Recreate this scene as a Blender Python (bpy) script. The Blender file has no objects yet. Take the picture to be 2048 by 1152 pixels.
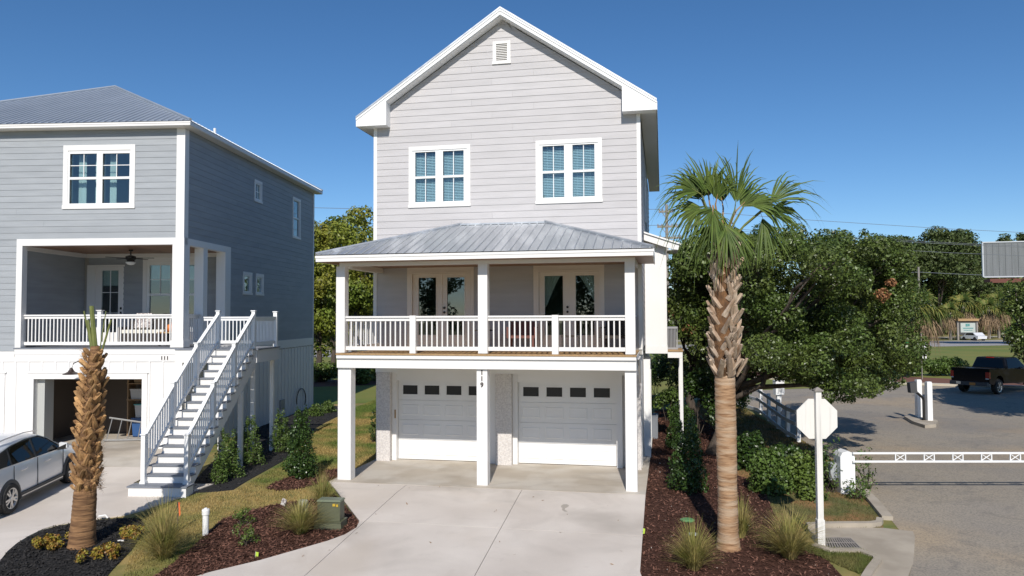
import bpy, math, random
import numpy as np
from mathutils import Vector, Matrix
from math import sin, cos, radians, pi, sqrt, atan2
random.seed(7)
RNG = np.random.default_rng(11)
SC = bpy.context.scene
COL = SC.collection

# ------------------------------------------------------------------ camera
CAM_H, PITCH, ROLL, FPX = 4.3, radians(2.0978), radians(-0.2373), 1502.44
_X = Vector((1, 0, 0)); _F = Vector((0, cos(PITCH), sin(PITCH))); _U = Vector((0, -sin(PITCH), cos(PITCH)))
_XC = _X * cos(ROLL) + _U * sin(ROLL)
_UC = -_X * sin(ROLL) + _U * cos(ROLL)
cam = bpy.data.cameras.new('camera'); camo = bpy.data.objects.new('camera', cam); COL.objects.link(camo)
m3 = Matrix((_XC, _UC, -_F)).transposed()
camo.matrix_world = Matrix.Translation((0, 0, CAM_H)) @ m3.to_4x4()
cam.sensor_width = 36.0; cam.lens = FPX / 2048 * 36; cam.clip_start = 0.1; cam.clip_end = 6000
SC.camera = camo
SC.render.resolution_x, SC.render.resolution_y = 1024, 576

# ------------------------------------------------------------------ light
SUN_EL, SUN_DX = 37.0, 0.065            # shadows run away from the camera and slightly right
to_sun = Vector((-SUN_DX, -1, 0)).normalized() * cos(radians(SUN_EL)); to_sun.z = sin(radians(SUN_EL))
world = bpy.data.worlds.new('World'); SC.world = world; world.use_nodes = True
wn = world.node_tree; wn.nodes.clear()
sky = wn.nodes.new('ShaderNodeTexSky'); sky.sky_type = 'NISHITA'; sky.sun_disc = False
sky.sun_elevation = radians(SUN_EL)
sky.sun_rotation = atan2(to_sun.x, to_sun.y)
sky.air_density = 0.8; sky.dust_density = 0.15; sky.ozone_density = 4.0; sky.altitude = 0
bg = wn.nodes.new('ShaderNodeBackground'); bg.inputs['Strength'].default_value = 0.095
wo = wn.nodes.new('ShaderNodeOutputWorld')
hs = wn.nodes.new('ShaderNodeHueSaturation'); hs.inputs['Saturation'].default_value = 1.17
wn.links.new(sky.outputs[0], hs.inputs['Color']); wn.links.new(hs.outputs[0], bg.inputs[0]); wn.links.new(bg.outputs[0], wo.inputs[0])
sun = bpy.data.lights.new('sun', 'SUN'); sun.energy = 3.95; sun.angle = radians(0.53); sun.color = (1, 0.945, 0.87)
suno = bpy.data.objects.new('sun', sun); COL.objects.link(suno)
suno.rotation_euler = to_sun.to_track_quat('Z', 'Y').to_euler()
SC.view_settings.view_transform = 'Standard'; SC.view_settings.look = 'None'
SC.view_settings.exposure = 0.22; SC.view_settings.gamma = 1.0; SC.view_settings.use_curve_mapping = False
try:
    SC.cycles.max_bounces = 6; SC.cycles.transparent_max_bounces = 12
    SC.cycles.use_denoising = True
except Exception: pass

# ------------------------------------------------------------------ helpers: places
YM, YL = radians(11.3436), radians(3.1895)
def ray(px, py): return _F + _XC * ((px - 1024) / FPX) + _UC * ((576 - py) / FPX)
GA = radians(6)
def g(x, y):
    w = x * sin(GA) + y * cos(GA)
    return -0.06 - 0.055 * min(max(0.0, 18.3 - w), 14.0)
def gp(px, py, dz=0.0):
    """point of the terrain seen at a photograph pixel"""
    d = ray(px, py); z = -0.06
    for _ in range(25):
        t = (z - CAM_H) / d.z; p = Vector((0, 0, CAM_H)) + d * t; z = g(p.x, p.y)
    p.z = z + dz
    return p
def at(px, py, Y):
    d = ray(px, py); return Vector((0, 0, CAM_H)) + d * (Y / d.y)

# ------------------------------------------------------------------ helpers: meshes
class MB:
    def __init__(s): s.v = []; s.f = []; s.m = []
    def add(s, vs, fs, m=0):
        b = len(s.v); s.v += [tuple(p) for p in vs]
        s.f += [tuple(i + b for i in f) for f in fs]; s.m += [m] * len(fs); return s
    def hexa(s, p, m=0):   # p: 8 points, bottom loop 0-3, top loop 4-7
        return s.add(p, [(3, 2, 1, 0), (4, 5, 6, 7), (0, 1, 5, 4), (1, 2, 6, 5), (2, 3, 7, 6), (3, 0, 4, 7)], m)
    def box(s, x0, x1, y0, y1, z0, z1, m=0):
        return s.hexa([(x0, y0, z0), (x1, y0, z0), (x1, y1, z0), (x0, y1, z0), (x0, y0, z1), (x1, y0, z1), (x1, y1, z1), (x0, y1, z1)], m)
    def mbox(s, M, s0, s1, d0, d1, z0, z1, m=0):
        if d0 > d1: d0, d1 = d1, d0
        return s.hexa([M(s0, d1, z0), M(s1, d1, z0), M(s1, d0, z0), M(s0, d0, z0), M(s0, d1, z1), M(s1, d1, z1), M(s1, d0, z1), M(s0, d0, z1)], m)
    def prism(s, poly, fn, a, b, m=0):
        n = len(poly)
        vs = [fn(p[0], p[1], a) for p in poly] + [fn(p[0], p[1], b) for p in poly]
        fs = [tuple(range(n))[::-1], tuple(range(n, 2 * n))] + [(i, (i + 1) % n, n + (i + 1) % n, n + i) for i in range(n)]
        return s.add(vs, fs, m)
    def tube(s, pts, r, n=8, m=0):
        pts = [Vector(p) for p in pts]; k = len(pts)
        rs = list(r) if hasattr(r, '__len__') else [r] * k
        vs = []; fs = []
        ref = Vector((0.13, 0.21, 0.97))
        for i, p in enumerate(pts):
            t = (pts[min(i + 1, k - 1)] - pts[max(i - 1, 0)]).normalized()
            if abs(t.dot(ref)) > 0.95: a = t.cross(Vector((1, 0, 0))).normalized()
            else: a = t.cross(ref).normalized()
            b = t.cross(a).normalized()
            for j in range(n):
                q = 2 * pi * j / n
                vs.append(p + (a * cos(q) + b * sin(q)) * rs[i])
        for i in range(k - 1):
            for j in range(n):
                j2 = (j + 1) % n
                fs.append((i * n + j, i * n + j2, (i + 1) * n + j2, (i + 1) * n + j))
        fs.append(tuple(range(n))[::-1]); fs.append(tuple((k - 1) * n + j for j in range(n)))
        return s.add(vs, fs, m)
    def lathe(s, prof, c=(0, 0, 0), n=16, m=0, axis='z', caps=True):
        vs = []; fs = []; k = len(prof)
        for (r, z) in prof:
            for j in range(n):
                q = 2 * pi * j / n
                p = (r * cos(q), r * sin(q), z)
                if axis == 'y': p = (p[0], p[2], p[1])
                vs.append((c[0] + p[0], c[1] + p[1], c[2] + p[2]))
        for i in range(k - 1):
            for j in range(n):
                j2 = (j + 1) % n
                fs.append((i * n + j, i * n + j2, (i + 1) * n + j2, (i + 1) * n + j))
        if caps: fs.append(tuple(range(n))[::-1]); fs.append(tuple((k - 1) * n + j for j in range(n)))
        return s.add(vs, fs, m)
    def build(s, name, mats, parent=None, smooth=False, off=None, stuff=False, label=None):
        me = bpy.data.meshes.new(name)
        v = s.v if off is None else [(p[0] - off[0], p[1] - off[1], p[2] - off[2]) for p in s.v]
        me.from_pydata(v, [], s.f)
        if not isinstance(mats, (list, tuple)): mats = [mats]
        for m in mats: me.materials.append(m)
        if len(mats) > 1: me.polygons.foreach_set('material_index', s.m)
        if smooth: me.polygons.foreach_set('use_smooth', [True] * len(s.f))
        me.update()
        o = bpy.data.objects.new(name, me); COL.objects.link(o)
        if parent is not None: o.parent = parent
        if stuff: o['kind'] = 'stuff'
        if label: o['label'] = label
        return o

def npmesh(name, V, F, mat, parent=None, loc=None, stuff=False, smooth=False):
    """V (N,3), F (M,k) arrays"""
    me = bpy.data.meshes.new(name)
    V = np.ascontiguousarray(V, dtype=np.float32); F = np.ascontiguousarray(F, dtype=np.int32)
    if loc is not None: V = V - np.array(loc, dtype=np.float32)
    k = F.shape[1]
    me.vertices.add(len(V)); me.vertices.foreach_set('co', V.ravel())
    me.loops.add(F.size); me.loops.foreach_set('vertex_index', F.ravel())
    me.polygons.add(len(F)); me.polygons.foreach_set('loop_start', np.arange(len(F), dtype=np.int32) * k)
    if smooth: me.polygons.foreach_set('use_smooth', np.ones(len(F), dtype=bool))
    me.materials.append(mat); me.update(calc_edges=True); me.validate()
    o = bpy.data.objects.new(name, me); COL.objects.link(o)
    if parent is not None: o.parent = parent
    elif loc is not None: o.location = loc
    if stuff: o['kind'] = 'stuff'
    return o

def tag(o, label=None, cat=None, group=None, kind=None):
    if label: o['label'] = label
    if cat: o['category'] = cat
    if group: o['group'] = group
    if kind: o['kind'] = kind
    return o
def thing(name, label, cat, loc=(0, 0, 0), rz=0.0, group=None):
    o = bpy.data.objects.new(name, None); COL.objects.link(o)
    o.location = loc; o.rotation_euler = (0, 0, rz); o.empty_display_size = 0.2
    return tag(o, label, cat, group)
def dup(o, parent=None, loc=None, rz=None, scale=None, label=None):
    kids = [c for c in bpy.data.objects if c.parent == o]
    c = o.copy(); COL.objects.link(c)
    if parent is not None: c.parent = parent
    if loc is not None: c.location = loc
    if rz is not None: c.rotation_euler = (0, 0, rz)
    if scale is not None: c.scale = (scale,) * 3 if not hasattr(scale, '__len__') else scale
    if label: c['label'] = label
    for k in kids: dup(k, parent=c)
    return c
def inst(src, parent, loc, name=None):
    c = src.copy(); COL.objects.link(c); c.parent = parent; c.location = loc
    return c

# ------------------------------------------------------------------ materials
def _nodes(name):
    m = bpy.data.materials.new(name); m.use_nodes = True
    nt = m.node_tree; nt.nodes.clear()
    out = nt.nodes.new('ShaderNodeOutputMaterial')
    b = nt.nodes.new('ShaderNodeBsdfPrincipled'); nt.links.new(b.outputs[0], out.inputs[0])
    return m, nt, b, out
def mat(name, col, rough=0.6, col2=None, scale=6.0, detail=5.0, bump=0.0, bscale=None, metal=0.0, spec=0.5,
        stretch=(1, 1, 1), island=0.0, objvar=0.0, lo=0.35, hi=0.65, col3=None, scale3=1.0, lo3=.45, hi3=.6, trans=0.0, coat=0.0, swirl=None):
    m, nt, b, out = _nodes(name)
    b.inputs['Roughness'].default_value = rough; b.inputs['Metallic'].default_value = metal
    b.inputs['Specular IOR Level'].default_value = spec
    if coat: b.inputs['Coat Weight'].default_value = coat; b.inputs['Coat Roughness'].default_value = 0.05
    N = nt.nodes.new; L = nt.links.new
    geo = N('ShaderNodeNewGeometry')
    mp = N('ShaderNodeMapping'); mp.inputs['Scale'].default_value = stretch
    L(geo.outputs['Position'], mp.inputs[0])
    def noise(sc, de=detail):
        n = N('ShaderNodeTexNoise'); n.inputs['Scale'].default_value = sc; n.inputs['Detail'].default_value = de
        L(mp.outputs[0], n.inputs['Vector']); return n
    def ramp(src, a, z):
        r = N('ShaderNodeMapRange'); r.inputs[1].default_value = a; r.inputs[2].default_value = z; L(src, r.inputs[0]); return r.outputs[0]
    def mix(f, a, c):
        x = N('ShaderNodeMix'); x.data_type = 'RGBA'
        if hasattr(f, 'default_value') or hasattr(f, 'links'): L(f, x.inputs[0])
        else: x.inputs[0].default_value = f
        for s_, idx in ((a, 6), (c, 7)):
            if hasattr(s_, 'is_linked'): L(s_, x.inputs[idx])
            else: x.inputs[idx].default_value = (*s_, 1)
        return x.outputs[2]
    c = col
    if col2 is not None: c = mix(ramp(noise(scale).outputs[0], lo, hi), col, col2)
    if col3 is not None: c = mix(ramp(noise(scale3, 4).outputs[0], lo3, hi3), c, col3)
    for (sc_, dis, a_, z_, f_, cc) in (swirl or ()):
        n_ = noise(sc_, 6); n_.inputs['Distortion'].default_value = dis
        r_ = N('ShaderNodeMapRange'); r_.inputs[1].default_value = a_; r_.inputs[2].default_value = z_; r_.inputs[4].default_value = f_; L(n_.outputs[0], r_.inputs[0])
        c = mix(r_.outputs[0], c, cc)
    if island or objvar:
        h = N('ShaderNodeHueSaturation')
        v = N('ShaderNodeMapRange'); amt = island or objvar
        v.inputs[3].default_value = 1 - amt; v.inputs[4].default_value = 1 + amt
        if island: L(geo.outputs['Random Per Island'], v.inputs[0])
        else:
            oi = N('ShaderNodeObjectInfo'); L(oi.outputs['Random'], v.inputs[0])
        L(v.outputs[0], h.inputs['Value'])
        if hasattr(c, 'is_linked'): L(c, h.inputs['Color'])
        else: h.inputs['Color'].default_value = (*c, 1)
        c = h.outputs[0]
    if hasattr(c, 'is_linked'): L(c, b.inputs['Base Color'])
    else: b.inputs['Base Color'].default_value = (*c, 1)
    if bump:
        bp = N('ShaderNodeBump'); bp.inputs['Strength'].default_value = bump; bp.inputs['Distance'].default_value = 0.02
        L(noise(bscale or scale * 4).outputs[0], bp.inputs['Height']); L(bp.outputs[0], b.inputs['Normal'])
    if trans:
        t = N('ShaderNodeBsdfTranslucent'); ms = N('ShaderNodeMixShader'); ms.inputs[0].default_value = trans
        if hasattr(c, 'is_linked'): L(c, t.inputs[0])
        else: t.inputs[0].default_value = (*c, 1)
        L(b.outputs[0], ms.inputs[1]); L(t.outputs[0], ms.inputs[2]); L(ms.outputs[0], out.inputs[0])
    return m
def glass_mat(name, tint=(0.76, 0.86, 0.89), refl=0.95, rough=0.0, f0=.085):
    m = bpy.data.materials.new(name); m.use_nodes = True; nt = m.node_tree; nt.nodes.clear()
    out = nt.nodes.new('ShaderNodeOutputMaterial'); ms = nt.nodes.new('ShaderNodeMixShader')
    t = nt.nodes.new('ShaderNodeBsdfTransparent'); t.inputs[0].default_value = (*tint, 1)
    gl = nt.nodes.new('ShaderNodeBsdfGlossy'); gl.inputs['Roughness'].default_value = rough
    gl.inputs['Color'].default_value = (refl, refl, refl, 1)
    ge = nt.nodes.new('ShaderNodeNewGeometry'); dt = nt.nodes.new('ShaderNodeVectorMath'); dt.operation = 'DOT_PRODUCT'
    nt.links.new(ge.outputs['Normal'], dt.inputs[0]); nt.links.new(ge.outputs['Incoming'], dt.inputs[1])
    def mth(op, a, b=None, src=None):
        n = nt.nodes.new('ShaderNodeMath'); n.operation = op; nt.links.new(src, n.inputs[a])
        if b is not None: n.inputs[1 - a].default_value = b
        return n.outputs[0]
    c = mth('ABSOLUTE', 0, None, dt.outputs['Value']); c = mth('SUBTRACT', 1, 1.0, c); c = mth('POWER', 0, 5.0, c); c = mth('MULTIPLY', 0, .93, c); c = mth('ADD', 0, f0, c)
    nt.links.new(c, ms.inputs[0])
    nt.links.new(t.outputs[0], ms.inputs[1]); nt.links.new(gl.outputs[0], ms.inputs[2])
    nt.links.new(ms.outputs[0], out.inputs[0]); return m

M = {}
M['white'] = mat('white_paint', (.77, .76, .745), .5, (.76, .745, .72), 1.3, bump=.04, bscale=60)
M['vinyl'] = mat('white_vinyl', (.82, .82, .81), .35, (.78, .78, .77), 2)
M['siding'] = mat('pale_grey_siding', (.505, .487, .49), .62, (.465, .45, .452), 1.1, stretch=(1, 1, 6), objvar=.035, bump=.12, bscale=45)
M['bluesiding'] = mat('blue_grey_siding', (.335, .355, .375), .6, (.30, .32, .34), 1.1, stretch=(1, 1, 6), objvar=.05, bump=.12, bscale=45)
M['wallcore'] = mat('sheathing', (.25, .24, .23), .9)
M['room'] = mat('room_plaster', (.35, .33, .3), .9)
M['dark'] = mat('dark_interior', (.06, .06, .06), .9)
M['galv'] = mat('galvalume_roof', (.50, .525, .55), .42, (.43, .45, .48), .9, metal=.65, stretch=(3, .35, 1), bump=.05, bscale=3, col3=(.64, .66, .68), scale3=.9, lo3=.47, hi3=.62)  # pale patches put the white glare on the metal into the colour
M['blueroof'] = mat('blue_grey_metal_roof', (.375, .42, .48), .42, (.335, .38, .44), 1.2, metal=.35)
M['stucco'] = mat('tabby_stucco', (.56, .525, .50), .95, (.68, .645, .61), 22, bump=1.0, bscale=40, lo=.42, hi=.58)
M['door'] = mat('garage_door_paint', (.78, .775, .76), .45, (.75, .745, .73), 2)
M['cream'] = mat('primed_door', (.80, .73, .66), .5, (.77, .70, .63), 2)
M['deckwood'] = mat('tan_deck_boards', (.43, .28, .13), .6, (.36, .22, .10), 3, stretch=(6, 1, 1), objvar=.1)
M['ceilwood'] = mat('stained_ceiling_boards', (.30, .17, .10), .5, (.24, .13, .075), 3, objvar=.1)
M['greydeck'] = mat('grey_composite_boards', (.20, .215, .245), .6, (.175, .19, .215), 4)
M['black'] = mat('black_metal', (.015, .014, .013), .45)
M['bronze'] = mat('bronze_metal', (.045, .03, .025), .4, metal=.4)
M['glass'] = glass_mat('window_glass')
M['glassdark'] = glass_mat('tinted_glass', (.16, .19, .17), .9, f0=.045)
M['blind'] = mat('blind_slats', (.78, .80, .78), .5)
M['curtain'] = mat('pale_curtain', (.78, .75, .66), .85, (.68, .65, .56), 8, stretch=(1, 1, .1))
M['concrete'] = mat('new_concrete', (.665, .605, .54), .85, (.565, .505, .445), .55, swirl=((.45, 2.2, .52, .72, .22, (.34, .30, .26)), (2.4, .8, .60, .74, .16, (.36, .31, .26)), (60, 0, .45, .7, .16, (.42, .38, .33)), (.22, 1.0, .52, .68, .35, (.50, .42, .33))), bump=.12, bscale=90, col3=(.43, .385, .335), scale3=.35, lo3=.55, hi3=.72, detail=9)
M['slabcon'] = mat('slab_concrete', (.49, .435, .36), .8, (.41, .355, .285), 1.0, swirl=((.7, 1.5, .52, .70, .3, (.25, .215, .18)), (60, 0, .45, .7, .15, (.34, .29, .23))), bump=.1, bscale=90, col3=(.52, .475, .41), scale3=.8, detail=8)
M['oldcon'] = mat('old_concrete', (.43, .375, .30), .9, (.32, .275, .215), 1.6, bump=.3, bscale=60, detail=9)
M['asphalt'] = mat('worn_asphalt', (.31, .272, .222), .9, (.36, .305, .23), .42, bump=.5, bscale=120, swirl=((28, 0, .44, .62, .5, (.12, .11, .10)), (55, 0, .58, .70, .45, (.42, .38, .32)), (.9, 2.5, .56, .66, .28, (.13, .12, .11)), (.10, .6, .56, .66, .4, (.15, .145, .145))), col3=(.41, .32, .215), scale3=.2, lo3=.50, hi3=.64, detail=9)
M['farroad'] = mat('far_asphalt', (.30, .29, .285), .9, (.34, .33, .32), .3)
M['lawn'] = mat('lawn', (.10, .14, .028), .95, (.33, .24, .085), .36, bump=.6, bscale=60, lo=.42, hi=.58, col3=(.19, .17, .05), scale3=2.3, detail=7)
M['lawnblade'] = mat('grass_blades', (.12, .175, .03), .8, (.38, .28, .10), .36, lo=.42, hi=.58, island=.35, trans=.25)
M['mulch'] = mat('brown_mulch', (.088, .043, .031), .95, (.042, .021, .015), 14, spec=.1, bump=1.0, bscale=45)
M['mulchchip'] = mat('brown_mulch_chips', (.125, .062, .044), .9, spec=.15, island=.65)
M['blackmulch'] = mat('black_mulch', (.016, .015, .015), .95, (.008, .008, .008), 14, bump=1.0, bscale=45)
M['blackchip'] = mat('black_mulch_chips', (.022, .020, .019), .9, island=.6)
M['palmbark'] = mat('palm_bark', (.37, .225, .125), .9, (.20, .105, .05), 7, lo=.44, hi=.66, stretch=(.5, .5, 3.4), bump=1.0, bscale=8, col3=(.42, .30, .20), scale3=3, detail=8)
M['palmbarkL'] = mat('palm_bark_dark', (.30, .165, .075), .9, (.12, .06, .028), 9, stretch=(.35, .35, 3.6), bump=1.0, bscale=9, detail=8)
M['sheath'] = mat('fibrous_sheath', (.19, .095, .04), .95, (.085, .045, .022), 12, stretch=(1, 1, .5), bump=1.0, bscale=30, detail=8)
M['boot'] = mat('leaf_base', (.44, .35, .265), .85, (.30, .20, .13), 7, stretch=(1, 1, .25), objvar=.28, bump=.5, bscale=30, detail=7)
M['bootL'] = mat('leaf_base_brown', (.43, .25, .105), .85, (.21, .11, .045), 8, stretch=(1, 1, .35), objvar=.35, bump=.6, bscale=30, detail=7)
M['fibre'] = mat('palm_fibre', (.22, .125, .06), .9, island=.5)
M['frond'] = mat('palm_frond', (.115, .16, .03), .55, (.07, .115, .022), 3, island=.4, trans=.22, spec=.3)
M['petiole'] = mat('palm_stem', (.17, .19, .05), .5, (.13, .15, .04), 4)
M['petioledry'] = mat('palm_stem_dry', (.36, .22, .09), .6, (.28, .17, .07), 4)
M['oakleaf'] = mat('oak_leaves', (.075, .12, .024), .40, (.115, .15, .036), .8, island=.5, trans=.22, spec=.5)
M['oakdead'] = mat('dead_leaves', (.26, .12, .05), .7, island=.4)
M['autumnleaf'] = mat('yellowing_leaves', (.17, .235, .032), .5, (.30, .285, .045), .45, island=.4, trans=.3)
M['midleaf'] = mat('green_leaves', (.09, .14, .025), .5, (.12, .17, .03), .6, island=.4, trans=.15)
M['pineleaf'] = mat('pine_needles', (.065, .10, .026), .6, (.095, .125, .035), .25, island=.35, trans=.2)
M['hollyleaf'] = mat('holly_leaves', (.045, .085, .018), .32, island=.5, trans=.18, spec=.5)
M['myrtle'] = mat('myrtle_leaves', (.10, .16, .032), .5, island=.4, trans=.25)
M['crotonleaf'] = mat('golden_leaves', (.27, .26, .03), .5, (.30, .12, .03), 9, island=.35, trans=.15)
M['ornagrass'] = mat('muhly_grass', (.31, .31, .085), .75, (.46, .37, .16), 3.5, island=.4, trans=.42, spec=.2)
M['deadfrond'] = mat('dead_fronds', (.30, .21, .125), .85, (.20, .135, .08), 2, island=.35)
M['yellowfrond'] = mat('yellowing_fronds', (.22, .20, .04), .6, (.12, .14, .03), .6, island=.3, trans=.15)
M['trunk'] = mat('tree_bark', (.10, .078, .06), .95, (.055, .042, .033), 6, stretch=(1, 1, .3), bump=1.0, bscale=14)
M['polewood'] = mat('weathered_pole', (.30, .27, .24), .9, (.22, .20, .18), 8, stretch=(1, 1, .1))
M['signboard'] = mat('weathered_white_board', (.72, .70, .66), .75, (.58, .56, .52), 16, stretch=(1, 1, .06), lo=.52, hi=.75, bump=.2)
M['fence'] = mat('fence_white', (.74, .74, .74), .6, (.6, .6, .6), 4, lo=.5, hi=.75)
M['green'] = mat('utility_green', (.098, .104, .058), .5, (.082, .088, .05), 3)
M['suv'] = mat('silver_car_paint', (.74, .75, .76), .28, metal=.1, coat=.8)
M['truckpaint'] = mat('black_car_paint', (.006, .007, .010), .12, spec=.14)
M['tyre'] = mat('tyre_rubber', (.02, .02, .02), .8)
M['cladding'] = mat('grey_cladding', (.06, .06, .062), .6)
M['alloy'] = mat('alloy', (.62, .62, .62), .3, metal=.9)
M['red'] = mat('red_lens', (.35, .01, .01), .2)
M['orange'] = mat('orange_plate', (.55, .22, .05), .6)
M['flagorange'] = mat('orange_flag', (.85, .16, .05), .7)
M['flagyellow'] = mat('yellow_flag', (.55, .75, .08), .7)
M['aluminium'] = mat('aluminium', (.55, .56, .57), .35, metal=.8)
M['pvc'] = mat('white_pvc', (.82, .81, .78), .35)
M['greymetal'] = mat('grey_sheet_metal', (.17, .18, .19), .6, (.14, .15, .155), .8, stretch=(4, 4, .3))
M['acgrey'] = mat('condenser_louvres', (.32, .32, .33), .5, metal=.3)
M['rust'] = mat('rusty_steel', (.14, .05, .035), .8)
M['signgreen'] = mat('green_sign', (.02, .28, .08), .5)
M['teal'] = mat('teal_plastic', (.10, .36, .36), .4)
M['bluebin'] = mat('blue_plastic', (.03, .09, .24), .4)
M['clearbin'] = mat('cloudy_plastic', (.5, .5, .5), .4)
M['card'] = mat('cardboard', (.36, .24, .14), .8)
M['wicker'] = mat('dark_wicker', (.055, .045, .04), .8)
M['patio'] = mat('red_brown_wood', (.16, .06, .045), .6)
M['cushion'] = mat('pattern_cushion', (.62, .58, .55), .9, (.22, .18, .18), 22, lo=.45, hi=.55)
M['pumpkin'] = mat('orange_pot', (.62, .20, .05), .6)
M['lamp'] = mat('frosted_glass', (.8, .8, .78), .4)
M['dirt'] = mat('bare_soil', (.22, .125, .06), .95, (.15, .09, .045), 3, bump=.5, bscale=30)
M['drygrass'] = mat('dry_verge', (.16, .12, .045), .95, (.09, .10, .025), 1.4, bump=.6, bscale=60, col3=(.28, .15, .06), scale3=.9)
M['farsoil'] = mat('red_mulch', (.16, .07, .045), .95)
M['stain'] = mat('water_stain', (.40, .36, .31), .5)

# ------------------------------------------------------------------ ground
def clip(poly, n, c, keep=1):
    """keep the part of a 2D polygon where n.p >= c"""
    out = []
    for i in range(len(poly)):
        a, b = poly[i], poly[(i + 1) % len(poly)]
        da = (a[0] * n[0] + a[1] * n[1] - c) * keep; db = (b[0] * n[0] + b[1] * n[1] - c) * keep
        if da >= 0: out.append(a)
        if (da > 0 and db < 0) or (da < 0 and db > 0):
            t = da / (da - db); out.append((a[0] + (b[0] - a[0]) * t, a[1] + (b[1] - a[1]) * t))
    return out
GN = (sin(GA), cos(GA))
def sheet(name, poly, dz, mats, thick=0.05, parent=None, kind='structure', zfun=None):
    zf = zfun or (lambda x, y: g(x, y) + dz)
    mb = MB()
    if zfun: parts = [poly]
    else: parts = [clip(poly, GN, 18.3, 1), clip(clip(poly, GN, 18.3, -1), GN, 4.3, 1), clip(poly, GN, 4.3, -1)]
    for q in parts:
        if len(q) < 3: continue
        area = sum(q[i][0] * q[(i + 1) % len(q)][1] - q[(i + 1) % len(q)][0] * q[i][1] for i in range(len(q)))
        if abs(area) < 1e-4: continue
        if area < 0: q = q[::-1]
        n = len(q)
        vs = [(x, y, zf(x, y)) for x, y in q] + [(x, y, zf(x, y) - thick) for x, y in q]
        fs = [tuple(range(n))]
        if thick: fs += [(i, n + i, n + (i + 1) % n, (i + 1) % n) for i in range(n)]
        mb.add(vs, fs)
    o = mb.build(name, mats, parent)
    if kind: o['kind'] = kind
    return o
def W(pts): return [tuple(gp(x, y).xy) for x, y in pts]
def inpoly(P, poly):
    x, y = P[:, 0], P[:, 1]; r = np.zeros(len(P), bool); n = len(poly)
    for i in range(n):
        x1, y1 = poly[i]; x2, y2 = poly[(i + 1) % n]
        c = (y1 > y) != (y2 > y)
        with np.errstate(divide='ignore', invalid='ignore'):
            xi = (x2 - x1) * (y - y1) / (y2 - y1) + x1
        r ^= c & (x < xi)
    return r
def gnp(x, y):
    w = x * sin(GA) + y * cos(GA)
    return -0.06 - 0.055 * np.minimum(np.maximum(0, 18.3 - w), 14.0)

sheet('ground', [(-1500, -400), (1500, -400), (1500, 3000), (-1500, 3000)], 0.0, M['lawn'], thick=0)

def loc2w(u, v, yaw=YM): return (u * cos(yaw) + v * sin(yaw), -u * sin(yaw) + v * cos(yaw))
# polygons in photograph pixels, put on the terrain
P_BROWN = [(300, 1160), (347, 1127), (375, 1103), (406, 1075), (444, 1040), (480, 1026), (521, 1017), (569, 1006), (625, 1000), (668, 990), (690, 1012), (719, 1047), (707, 1066), (660, 1085), (600, 1103), (520, 1125), (440, 1146), (400, 1160)]
P_HOLLY = [(531, 978), (545, 968), (573, 957), (615, 948), (660, 940), (690, 938), (690, 958), (664, 963), (625, 972), (590, 980), (555, 983)]
P_BLACK = [(-40, 1150), (0, 1125), (15, 1106), (35, 1089), (60, 1074), (87, 1061), (112, 1054), (139, 1049), (187, 1042), (243, 1037), (280, 1040), (290, 1050), (285, 1068), (274, 1085), (262, 1102), (243, 1122), (225, 1140), (205, 1165), (-60, 1170)]
P_SIDE = [(378, 993), (395, 986), (430, 984), (467, 980), (497, 961), (526, 945), (574, 918), (600, 885), (620, 864), (651, 845), (676, 833), (694, 817), (660, 810), (600, 806), (560, 830), (480, 870), (420, 930), (390, 960)]
P_RIGHT = [(1291, 990), (1296, 940), (1300, 900), (1304, 865), (1308, 838), (1310, 822), (1370, 815), (1420, 850), (1450, 890), (1471, 950), (1504, 962), (1532, 989), (1540, 1010), (1552, 1040), (1585, 1075), (1625, 1100), (1657, 1124), (1690, 1160), (1279, 1160)]
P_VERGE = [(1504, 962), (1560, 985), (1640, 985), (1715, 985), (1735, 1005), (1762, 1040), (1768, 1057), (1700, 1056), (1616, 1058), (1585, 1075), (1552, 1040), (1540, 1010), (1532, 989)]
P_CONC = [(1616, 1058), (1700, 1056), (1768, 1057), (1800, 1061), (1826, 1064), (1830, 1075), (1828, 1110), (1826, 1129), (1812, 1165), (1735, 1165), (1755, 1125), (1762, 1118), (1720, 1103), (1660, 1102), (1632, 1093)]
P_SHADE = [(1471, 950), (1450, 890), (1420, 850), (1390, 820), (1400, 790), (1480, 812), (1530, 842), (1590, 875), (1650, 905), (1700, 950), (1715, 985), (1640, 985), (1560, 985), (1504, 962)]
bedspec = (('brown_mulch_bed', P_BROWN, M['mulch'], .012), ('brown_mulch_bed', P_HOLLY, M['mulch'], .012), ('black_mulch_bed', P_BLACK, M['blackmulch'], .014),
           ('black_mulch_bed', P_SIDE, M['blackmulch'], .010), ('brown_mulch_bed', P_RIGHT, M['mulch'], .016), ('dry_verge', P_VERGE, M['drygrass'], .008), ('shaded_bank', P_SHADE, M['drygrass'], .004))
for nm, pp, mm, dz in bedspec: sheet(nm, W(pp), dz, mm, thick=.06)

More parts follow.
